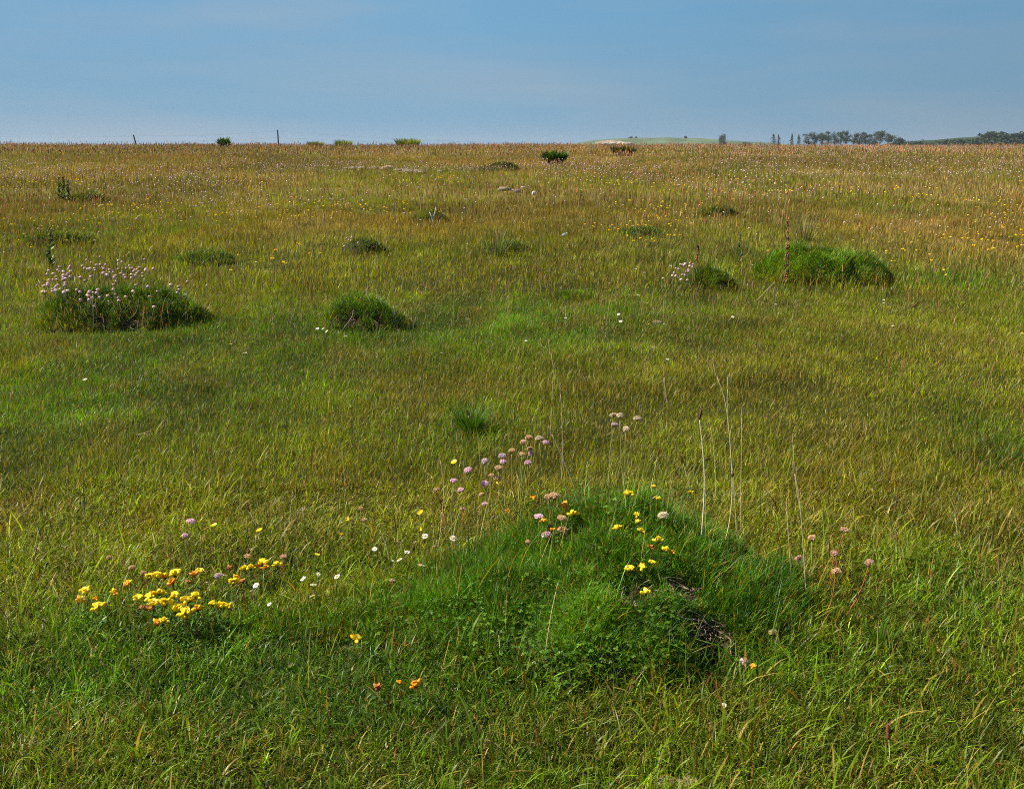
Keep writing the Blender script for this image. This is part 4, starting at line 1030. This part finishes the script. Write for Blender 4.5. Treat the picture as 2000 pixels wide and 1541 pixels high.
# ---- plantains, grass stems, docks
def spike_mesh(l, r, cols, n=46, name='seed_head'):
    mb = MB(); blob(mb, (0, 0, l / 2), [r * .7, r * .7, l * .5], cols[0], 7, 7, .1)
    for i in range(n):
        t = (i + .5) / n; a = i * 2.4; k = r * math.sin(math.pi * (.08 + .9 * t)) ** .6
        d = np.array([math.cos(a), math.sin(a), .6]); p = np.array([math.cos(a) * k * .6, math.sin(a) * k * .6, t * l]); e = np.array([-d[1], d[0], 0])
        s = r * .75
        mb.add([p - e * s * .5, p + e * s * .5, p + d * s * 1.2], [[0, 1, 2]], jit(random.choice(cols), .25))
    return mb.mesh(name, M['dry'])
BROWN = [(.16, .085, .04), (.22, .12, .06), (.11, .06, .03)]; STRW = [(.42, .32, .16), (.34, .25, .12), (.48, .40, .22)]; RUSTY = [(.22, .09, .04), (.30, .14, .06), (.15, .06, .03)]
SPK = [spike_mesh(.024, .0042, BROWN), spike_mesh(.016, .0040, BROWN), spike_mesh(.05, .0030, STRW, 60), spike_mesh(.035, .0026, STRW, 50), spike_mesh(.030, .0045, RUSTY, 50)]
def stalk(path, spikes, r, col, label, cat='plant', name='plantain', group=None):
    """path: pixels from foot to tip; all at the depth of the foot"""
    g_ = at_height(*path[0]); y = g_[1]; P = np.array([at_depth(u, v, y + .012 * i) for i, (u, v) in enumerate(path)]); P[0] = g_
    tt = np.linspace(0, len(P) - 1, len(P) * 3); P2 = np.stack([np.interp(tt, range(len(P)), P[:, k]) for k in range(3)], 1)
    for _ in range(2): P2[1:-1] = (P2[:-2] + P2[1:-1] * 2 + P2[2:]) / 4
    root = thing(name, g_, label, cat, group); mb = MB(); tube(mb, P2 - g_, r, r * .6, col, 5); mb.build('stem', M['dry'] if col[0] > .2 else M['stem'], root)
    for (u, v, k, s, d) in spikes:
        h = link('seed_head', SPK[k], root, at_depth(u, v, y) - g_); h.scale = (s,) * 3; h.rotation_euler = Vector(d).to_track_quat('Z', 'Y').to_euler()
    return root
SC_ = (.46, .40, .22)
stalk([(1370, 1055), (1374, 1000), (1377, 940), (1374, 890), (1370, 850), (1366, 818)], [(1366, 820, 0, 1.15, (.15, 0, 1)), (1376, 899, 1, .9, (.6, -.3, .5)), (1379, 857, 1, .8, (.7, 0, .6))], .0022, (.52, .46, .28), 'tallest plantain, pale straw stem with a dark brown head, at the right of the hummock')
stalk([(1415, 1062), (1426, 1020), (1431, 960), (1430, 925), (1425, 840), (1416, 775), (1400, 735)], [(1400, 738, 2, 1.0, (-.25, 0, 1)), (1430, 932, 1, .9, (.1, -.1, 1))], .0018, (.48, .43, .22), 'very tall grass stem with curved pale foot, right of the tallest plantain', 'grass stem', 'grass_stalk', 'tall grass stems about the hummock')
GS = 'tall grass stems about the hummock'
for path, k, s, lb in [
 ([(1398, 985), (1398, 930), (1394, 870), (1388, 835)], 3, .7, 'thin straight grass stem between the tallest plantain and the tallest grass stem'),
 ([(1448, 1050), (1447, 980), (1448, 900), (1449, 815)], 3, 1.0, 'upright pale grass stem with a plain tip right of the tallest grass stem'),
 ([(1440, 1060), (1436, 990), (1430, 900), (1420, 800), (1421, 760)], 3, 1.1, 'grass stem crossing close behind the tallest grass stem'),
 ([(1566, 1010), (1556, 960), (1551, 910), (1549, 868)], 3, .9, 'pale grass stem with a narrow white head, in the turf right of the tall stems'),
 ([(1547, 1145), (1541, 1060), (1537, 1000)], 3, .8, 'long thin grass stem leaning left over the right edge of the hummock'),
 ([(1575, 1170), (1570, 1080), (1562, 970), (1552, 925)], 3, .8, 'long thin grass stem right of the one leaning over the hummock edge'),
 ([(1298, 780), (1297, 750)], 3, .8, 'short pale grass head in the turf far behind the cream thrifts'),
 ([(1305, 800), (1300, 770), (1297, 738)], 3, .9, 'slim grass stem in the turf right above the cream thrifts'),
 ([(1270, 960), (1278, 920), (1284, 892)], 4, .9, 'pale stem with a brown ragged head right of the cream thrifts'),
 ([(1350, 965), (1342, 930), (1334, 905)], 4, 1.0, 'short dark brown seed spike left of the tallest plantain'),
 ([(928, 845), (922, 830), (914, 812)], 4, .8, 'reddish brown seed head by the dark green grass tuft behind the hummock'),
 ([(905, 880), (902, 855)], 3, .7, 'short reddish seed head left of the pink thrifts, in the dark green tuft'),
 ([(1100, 690), (1080, 690), (1070, 684)], 3, 1.2, 'nodding grass head on the turf far above the topmost thrift cluster'),
 ([(1195, 690), (1190, 670), (1182, 655)], 2, .9, 'pale grass head leaning left in the turf below the mid field hummocks'),
 ([(1075, 860), (1078, 780), (1082, 720), (1076, 690)], 2, 1.0, 'tall faint grass stem rising above the topmost thrift cluster'),
 ([(1130, 975), (1110, 920), (1092, 880), (1078, 848)], 3, .8, 'straw stem slanting left from the hummock top to the flat lilac thrift'),
 ([(1095, 960), (1099, 900), (1098, 820), (1095, 770)], 3, 1.0, 'tall upright grass stem right of the topmost thrift cluster'),
 ([(852, 1095), (862, 1030), (866, 980), (868, 945), (860, 900)], 3, .6, 'branched straw stem at the left of the pink thrifts'),
 ([(763, 1110), (755, 1065), (742, 1035)], 3, .5, 'yellowish straw leaning left above the daisies at the dark edge'),
 ([(714, 1090), (728, 1070), (745, 1048)], 3, .5, 'straw leaning right that crosses a white daisy'),
 ([(518, 1190), (514, 1160), (515, 1120)], 3, .6, 'pale dry stem standing below the highest head of the upper right trefoil row'),
 ([(565, 1045), (566, 1010), (570, 975)], 3, .6, 'straight pale straw in the turf above the pinkish tan thrift'),
 ([(519, 1085), (530, 1070), (545, 1055), (553, 1045)], 3, .4, 'curved pale straw between the buttercup and the upper right trefoil row'),
 ([(385, 960), (381, 915), (378, 880)], 2, .7, 'tan grass head in the turf on the left, above the bright lilac thrift'),
 ([(505, 1040), (495, 1015), (488, 1000)], 4, .8, 'brown seed head just above the second buttercup from the left'),
 ([(676, 960), (671, 915), (668, 880)], 3, .7, 'thin pale grass stem in the turf above the two open-turf buttercups'),
 ([(1735, 1500), (1738, 1470), (1736, 1445)], 4, 1.0, 'tan plume-like seed head near the bottom right corner'),
 ([(976, 1300), (977, 1265), (974, 1240)], 1, .7, 'straw stem with an orange-brown tip in front of the hummock, left of the clover'),
 ([(1166, 1305), (1171, 1285), (1173, 1268)], 1, .6, 'short straw stem with an orange tip in front of the hummock, right of the clover'),
 ([(1064, 1285), (1070, 1240), (1078, 1190), (1086, 1155)], 3, .6, 'long grey-green stem lying up the front of the hummock across the clover')]:
    stalk(path, [(path[-1][0], path[-1][1], k, s, (path[-1][0] - path[-2][0], 5, max(6, path[-2][1] - path[-1][1])))], .0013, random.choice([SC_, (.42, .40, .17), (.48, .40, .24)]), lb, 'grass stem', 'grass_stalk', GS)

def dock(u0, v0, u1, v1, label, cols, stemc, dens, r, cat='plant', name='dock', start=.3, leaves=0, lc=(.03, .06, .02)):
    g_ = at_height(u0, v0); y = g_[1]; tip = at_depth(u1, v1, y); H = tip[2] - g_[2]
    root = thing(name, g_, label, cat); mb = MB(); tube(mb, arc((0, 0, -.02), tip - g_, .03, 8), r, r * .5, stemc, 5); mb.build('stem', M['dry'], root)
    mb = MB()
    for i in range(dens):
        f = start + (1 - start) * random.random(); c = (tip - g_) * f; a = random.uniform(0, 6.283); rr = r * random.uniform(1, 5.5) * (1.15 - .6 * f)
        p = c + np.array([math.cos(a) * rr, math.sin(a) * rr, random.gauss(0, .01)])
        blob(mb, p, [r * random.uniform(.9, 1.8)] * 2 + [r * random.uniform(1, 2.2)], jit(random.choice(cols), .3), 5, 3, .2)
    mb.build('seed_clusters', M['dry'], root)
    if leaves:
        a = rng.uniform(0, 6.283, leaves); f = rng.random(leaves) * .75; p = (tip - g_)[None] * f[:, None]
        mb = MB(); blades(mb, p, H * .32 * (1.1 - f), r * 5, a, np.full(leaves, .5), np.full(leaves, .8), np.array([jit(lc, .35) for _ in range(leaves)]), 3); mb.build('leaves', M['grass'], root)
    return root
dock(1536, 556, 1539, 432, 'tall rusty brown dock spike standing in front of the bright green dome', RUSTY, (.20, .12, .06), 90, .0042, start=.05)
dock(97, 528, 99, 446, 'tall dark green leafy dock spike behind the large thrift hummock on the left', [(.05, .06, .03), (.09, .07, .04)], (.06, .06, .03), 34, .0042, start=.3, leaves=26, lc=(.06, .10, .02))
DKG = [(.12, .14, .03), (.17, .15, .05)]
for (a, b, c, l) in ((116, 396, 346, 'leftmost, leafy'), (124, 397, 340, 'tallest, in the middle'), (133, 396, 352, 'rightmost, shorter')):
    dock(a, b, a - 1, c, 'dark green dock spike in the clump far up on the left, ' + l, DKG, (.06, .07, .03), 34, .0075, start=.2, leaves=24, lc=(.08, .12, .02))
dock(1442, 522, 1446, 455, 'dark blue-green thistle with small leaves between the two right hummocks', [(.09, .12, .05), (.12, .10, .06)], (.08, .10, .04), 20, .0034, name='thistle', start=.6, leaves=22, lc=(.07, .12, .04))
dock(1362, 530, 1363, 480, 'thin brown dock spike behind the thrift of the small right hummock', RUSTY, (.14, .1, .05), 40, .004, start=.3)
stalk([(1774, 617), (1777, 605), (1781, 601)], [(1781, 601, 0, 1.9, (.7, 0, .6))], .002, (.10, .07, .04), 'dark nodding seed head alone in the turf on the right side of the field')
HG = 'pale dead stalks on the grassy hummock left of centre'
for p, l in (([(742, 613), (728, 596), (717, 580), (715, 566)], 'longest, bent, on the left'), ([(752, 612), (746, 596), (738, 578), (734, 565)], 'leaning, in the middle'), ([(722, 582), (721, 572), (720, 562)], 'short and upright at the top'), ([(664, 650), (672, 640), (688, 620), (690, 606)], 'low, slanting right in front'), ([(806, 640), (804, 625), (803, 600)], 'upright, at the right edge'), ([(775, 632), (771, 616), (769, 598)], 'knobbly, in the dark hollow')):
    stalk(p, [], .0022, (.46, .42, .34), 'pale dead stalk on the grassy hummock left of centre, ' + l, 'dead stalk', 'dead_stalk', HG)
for p, l in (([(245, 600), (256, 588), (262, 570)], 'straight, leaning right'), ([(245, 628), (264, 615), (270, 600), (270, 585)], 'long and curved to the right'), ([(183, 645), (182, 615), (181, 575)], 'tall, thick and upright, carrying pale flowers'), ([(110, 650), (109, 630), (114, 610)], 'hooked, at the left foot')):
    stalk(p, [], .0024, (.42, .36, .24), 'pale dead stalk on the large thrift hummock, ' + l, 'dead stalk', 'dead_stalk', 'pale dead stalks on the large thrift hummock')
stalk([(333, 566), (332, 540), (332, 518)], [(332, 521, 4, 1.3, (0, 0, 1))], .003, (.42, .33, .16), 'tall straw stem standing alone behind the right end of the large thrift hummock', 'grass stem', 'grass_stalk')
stalk([(1473, 592), (1490, 575), (1512, 552)], [], .0025, (.40, .36, .22), 'pale straw slanting right in front of the bright green dome', 'dead stalk', 'dead_stalk')

# ------------------------------------------------------------------ flowers farther up the field: small single-mesh copies
def small_flower(kind, var):
    mb = MB(); st = {'thrift': (.15, .17, .06), 'trefoil': (.11, .13, .03), 'daisy': (.12, .15, .05)}[kind]
    H = {'thrift': .13, 'trefoil': .085, 'daisy': .07}[kind]
    lean = np.array([random.uniform(-.03, .03), random.uniform(-.02, .02), H])
    tube(mb, [(0, 0, -.01), tuple(lean * .5 + np.array([.004, 0, 0])), tuple(lean)], .0014, .0011, st, 3)
    if kind == 'thrift':
        cs = var; R = .0092
        blob(mb, lean, [R, R, R * .75], jit(cs, .08), 8, 5, .16); blob(mb, lean - np.array([0, 0, R * .5]), [R * .7, R * .7, R * .4], (.36, .20, .10), 6, 3)
    elif kind == 'trefoil':
        for k in range(5):
            a = k * 1.2566 + random.random(); blob(mb, lean + np.array([math.cos(a) * .007, math.sin(a) * .007, random.uniform(0, .004)]), [.006, .006, .005], jit(var, .15), 6, 3, .12)
    else:
        R = .009
        for k in range(10):
            a = k * .6283; d = np.array([math.cos(a), math.sin(a), .15]); e = np.array([-d[1], d[0], 0])
            mb.add([lean, lean + d * R * .8 + e * R * .3, lean + d * R, lean + d * R * .8 - e * R * .3], [[0, 1, 2], [0, 2, 3]], (.78, .77, .74))
        blob(mb, lean + np.array([0, 0, .001]), [R * .35, R * .35, R * .25], (.75, .5, .03), 6, 3)
    return mb.mesh(kind + '_flower', M['petal'])
PINKS = [(.66, .44, .48), (.70, .54, .50), (.58, .36, .36), (.66, .50, .34), (.52, .34, .24)]
SF = {'thrift': [small_flower('thrift', c) for c in PINKS + PINKS[:2]], 'trefoil': [small_flower('trefoil', c) for c in ((.86, .66, .01), (.86, .72, .03), (.84, .50, .012))], 'daisy': [small_flower('daisy', None) for _ in range(2)]}
count = {'thrift': len(THRIFT), 'trefoil': len(TREFOIL), 'daisy': 33}
def dot(kind, p, label, group, s=1.0, idx=None):
    me = SF[kind][idx if idx is not None else random.randrange(len(SF[kind]))]
    o = link(kind + '_flower' if kind != 'daisy' else 'daisy', me, None, [float(q) for q in p]); o.scale = (s, s, s * random.uniform(.75, 1.25)); o.rotation_euler = (random.gauss(0, .12), random.gauss(0, .12), random.uniform(0, 6.28))
    count[kind] += 1
    return tag(o, label, 'flower', group)
def dot_at(kind, u, v, label, group, s=1.0, idx=None):
    H = {'thrift': .13, 'trefoil': .085, 'daisy': .07}[kind]
    p = at_height(u, v, H * s); p[2] = float(surf(p[0], p[1])) ; return dot(kind, p, label, group, s, idx)
for (cu, cv, su, sv, n, lab) in [
 (124, 540, 22, 10, 22, 'pale pink thrift flower in the crowd above the left end of the large thrift hummock'),
 (100, 562, 18, 9, 24, 'pale pink thrift flower in the crowd low at the left of the large thrift hummock'),
 (205, 526, 26, 11, 34, 'pale pink thrift flower in the crowd over the top of the large thrift hummock'),
 (262, 530, 18, 11, 26, 'pale pink thrift flower in the crowd over the right of the large thrift hummock'),
 (175, 580, 22, 12, 22, 'whitish thrift flower on the dark front of the large thrift hummock'),
 (235, 575, 26, 16, 10, 'scattered buff thrift flower on the shaded right front of the large thrift hummock'),
 (330, 568, 40, 14, 10, 'single pinkish thrift flower in the turf right of the large thrift hummock'),
 (1345, 522, 12, 8, 14, 'pale pink thrift flower in the tuft on the small right hummock'),
 (1325, 545, 14, 6, 10, 'pale pink thrift flower low at the left of the small right hummock'),
 (677, 470, 9, 4, 8, 'pinkish thrift flower on the small dark hummock behind the grassy one')]:
    for _ in range(n): dot_at('thrift', random.gauss(cu, su * .8), random.gauss(cv, sv * .8), lab, lab.replace('flower', 'flowers', 1), random.uniform(.85, 1.25))

def field(kind, n, box, lim, label, group, dens, stuff_name):
    """scattered by the field's own patchiness; the nearest become objects, the rest one mesh"""
    y0, y1 = box; x, y = scatter(n, y0, y1, 1.1); n = len(x)
    k = rng.random(n) < dens(x, y); x, y = x[k], y[k]
    o = np.argsort(y); x, y = x[o], y[o]; z = surf(x, y)
    vis = np.flatnonzero(np.abs(x) < .49 * y); take = max(0, lim - count[kind]); vis = vis[:take]
    for i in vis:
        dot(kind, (x[i], y[i], z[i]), label, group, random.uniform(.8, 1.2))
    rest = np.setdiff1d(np.arange(len(x)), vis)
    if len(rest):
        x, y, z = x[rest], y[rest], z[rest]; mb = MB()
        src = []
        for me in SF[kind]:
            v = np.zeros(len(me.vertices) * 3, np.float32); me.vertices.foreach_get('co', v); t = np.zeros(len(me.loops), np.int32); me.loops.foreach_get('vertex_index', t)
            c = np.zeros(len(me.vertices) * 4, np.float32); me.attributes['Col'].data.foreach_get('color', c); src.append((v.reshape(-1, 3), t.reshape(-1, 3), c.reshape(-1, 4)[:, :3]))
        w = rng.integers(0, len(src), len(x)); s = rng.uniform(.85, 1.3, len(x)) * np.where(y > 16, 1.1, 1.0) 
        for q in range(len(src)):
            m_ = np.flatnonzero(w == q); v, t, c = src[q]; a = rng.uniform(0, 6.283, len(m_)); ca, sa = np.cos(a), np.sin(a)
            V = np.stack([(v[None, :, 0] * ca[:, None] - v[None, :, 1] * sa[:, None]), (v[None, :, 0] * sa[:, None] + v[None, :, 1] * ca[:, None]), np.repeat(v[None, :, 2], len(m_), 0)], -1) * s[m_][:, None, None]
            V[..., 2] *= rng.uniform(.8, 1.5, len(m_))[:, None]
            V += np.stack([x[m_], y[m_], z[m_]], -1)[:, None]
            T = t[None] + (np.arange(len(m_)) * len(v))[:, None, None]
            mb.add(V.reshape(-1, 3), T.reshape(-1, 3), np.tile(c, (len(m_), 1)) * np.repeat(np.exp(rng.normal(0, .12, len(m_))), len(v))[:, None])
        tag(mb.build(stuff_name, M['petal']), kind='stuff')
def patch(x, y, sx_, sy_, o1, lo, hi): return sstep(lo, hi, fnoise(x / sx_ + o1, y / sy_ + o1 * 1.7, 3))
field('thrift', 80000, (9.5, 85), 300, 'small pale thrift flower scattered in the hay grass up the field', 'thrift flowers up the field',
      lambda x, y: (sstep(9, 14, y) * (1 - .72 * sstep(24, 34, y)) * (.10 + .90 * patch(x, y, 2.2, 4.0, 3.3, .38, .56)) + .5 * sstep(34, 50, y) * sstep(.05, .3, x / y) * patch(x, y, 5, 10, 6, .4, .6)) * .9, 'thrift_flowers')
field('trefoil', 30000, (7.2, 26), 300, 'small yellow trefoil flower scattered in the grass up the field', 'trefoil flowers up the field',
      lambda x, y: sstep(7, 10, y) * (1 - .75 * sstep(14, 24, y)) * patch(x, y, 1.6, 2.6, 8.1, .50, .80) * .28, 'trefoil_flowers')
field('daisy', 800, (4.8, 12), 300, 'small white daisy scattered in the green turf of mid field', 'daisies scattered in mid field',
      lambda x, y: .06 + .4 * patch(x, y, 1.2, 1.6, 1.5, .5, .75), 'daisy_flowers')


HAZE = 0.00006
# ------------------------------------------------------------------ summer haze: one even box of air round the whole scene
hb = MB(); X0, X1, Y0, Y1, Z0, Z1 = -3100, 3100, -60, 2700, -4.0, 27.0
hv = [(x, y, z) for x in (X0, X1) for y in (Y0, Y1) for z in (Z0, Z1)]
hb.add(hv, [[0, 1, 3], [0, 3, 2], [4, 6, 7], [4, 7, 5], [0, 4, 5], [0, 5, 1], [2, 3, 7], [2, 7, 6], [0, 2, 6], [0, 6, 4], [1, 5, 7], [1, 7, 3]], (1, 1, 1))
hm_ = bpy.data.materials.new('haze'); hm_.use_nodes = True; hn = hm_.node_tree.nodes; hn.remove(hn['Principled BSDF'])
pv = hn.new('ShaderNodeVolumePrincipled'); pv.inputs['Color'].default_value = (.78, .88, 1.0, 1); pv.inputs['Density'].default_value = HAZE; pv.inputs['Anisotropy'].default_value = .2
hm_.node_tree.links.new(pv.outputs[0], hn['Material Output'].inputs['Volume'])
tag(hb.build('haze', hm_, smooth=False), kind='stuff')
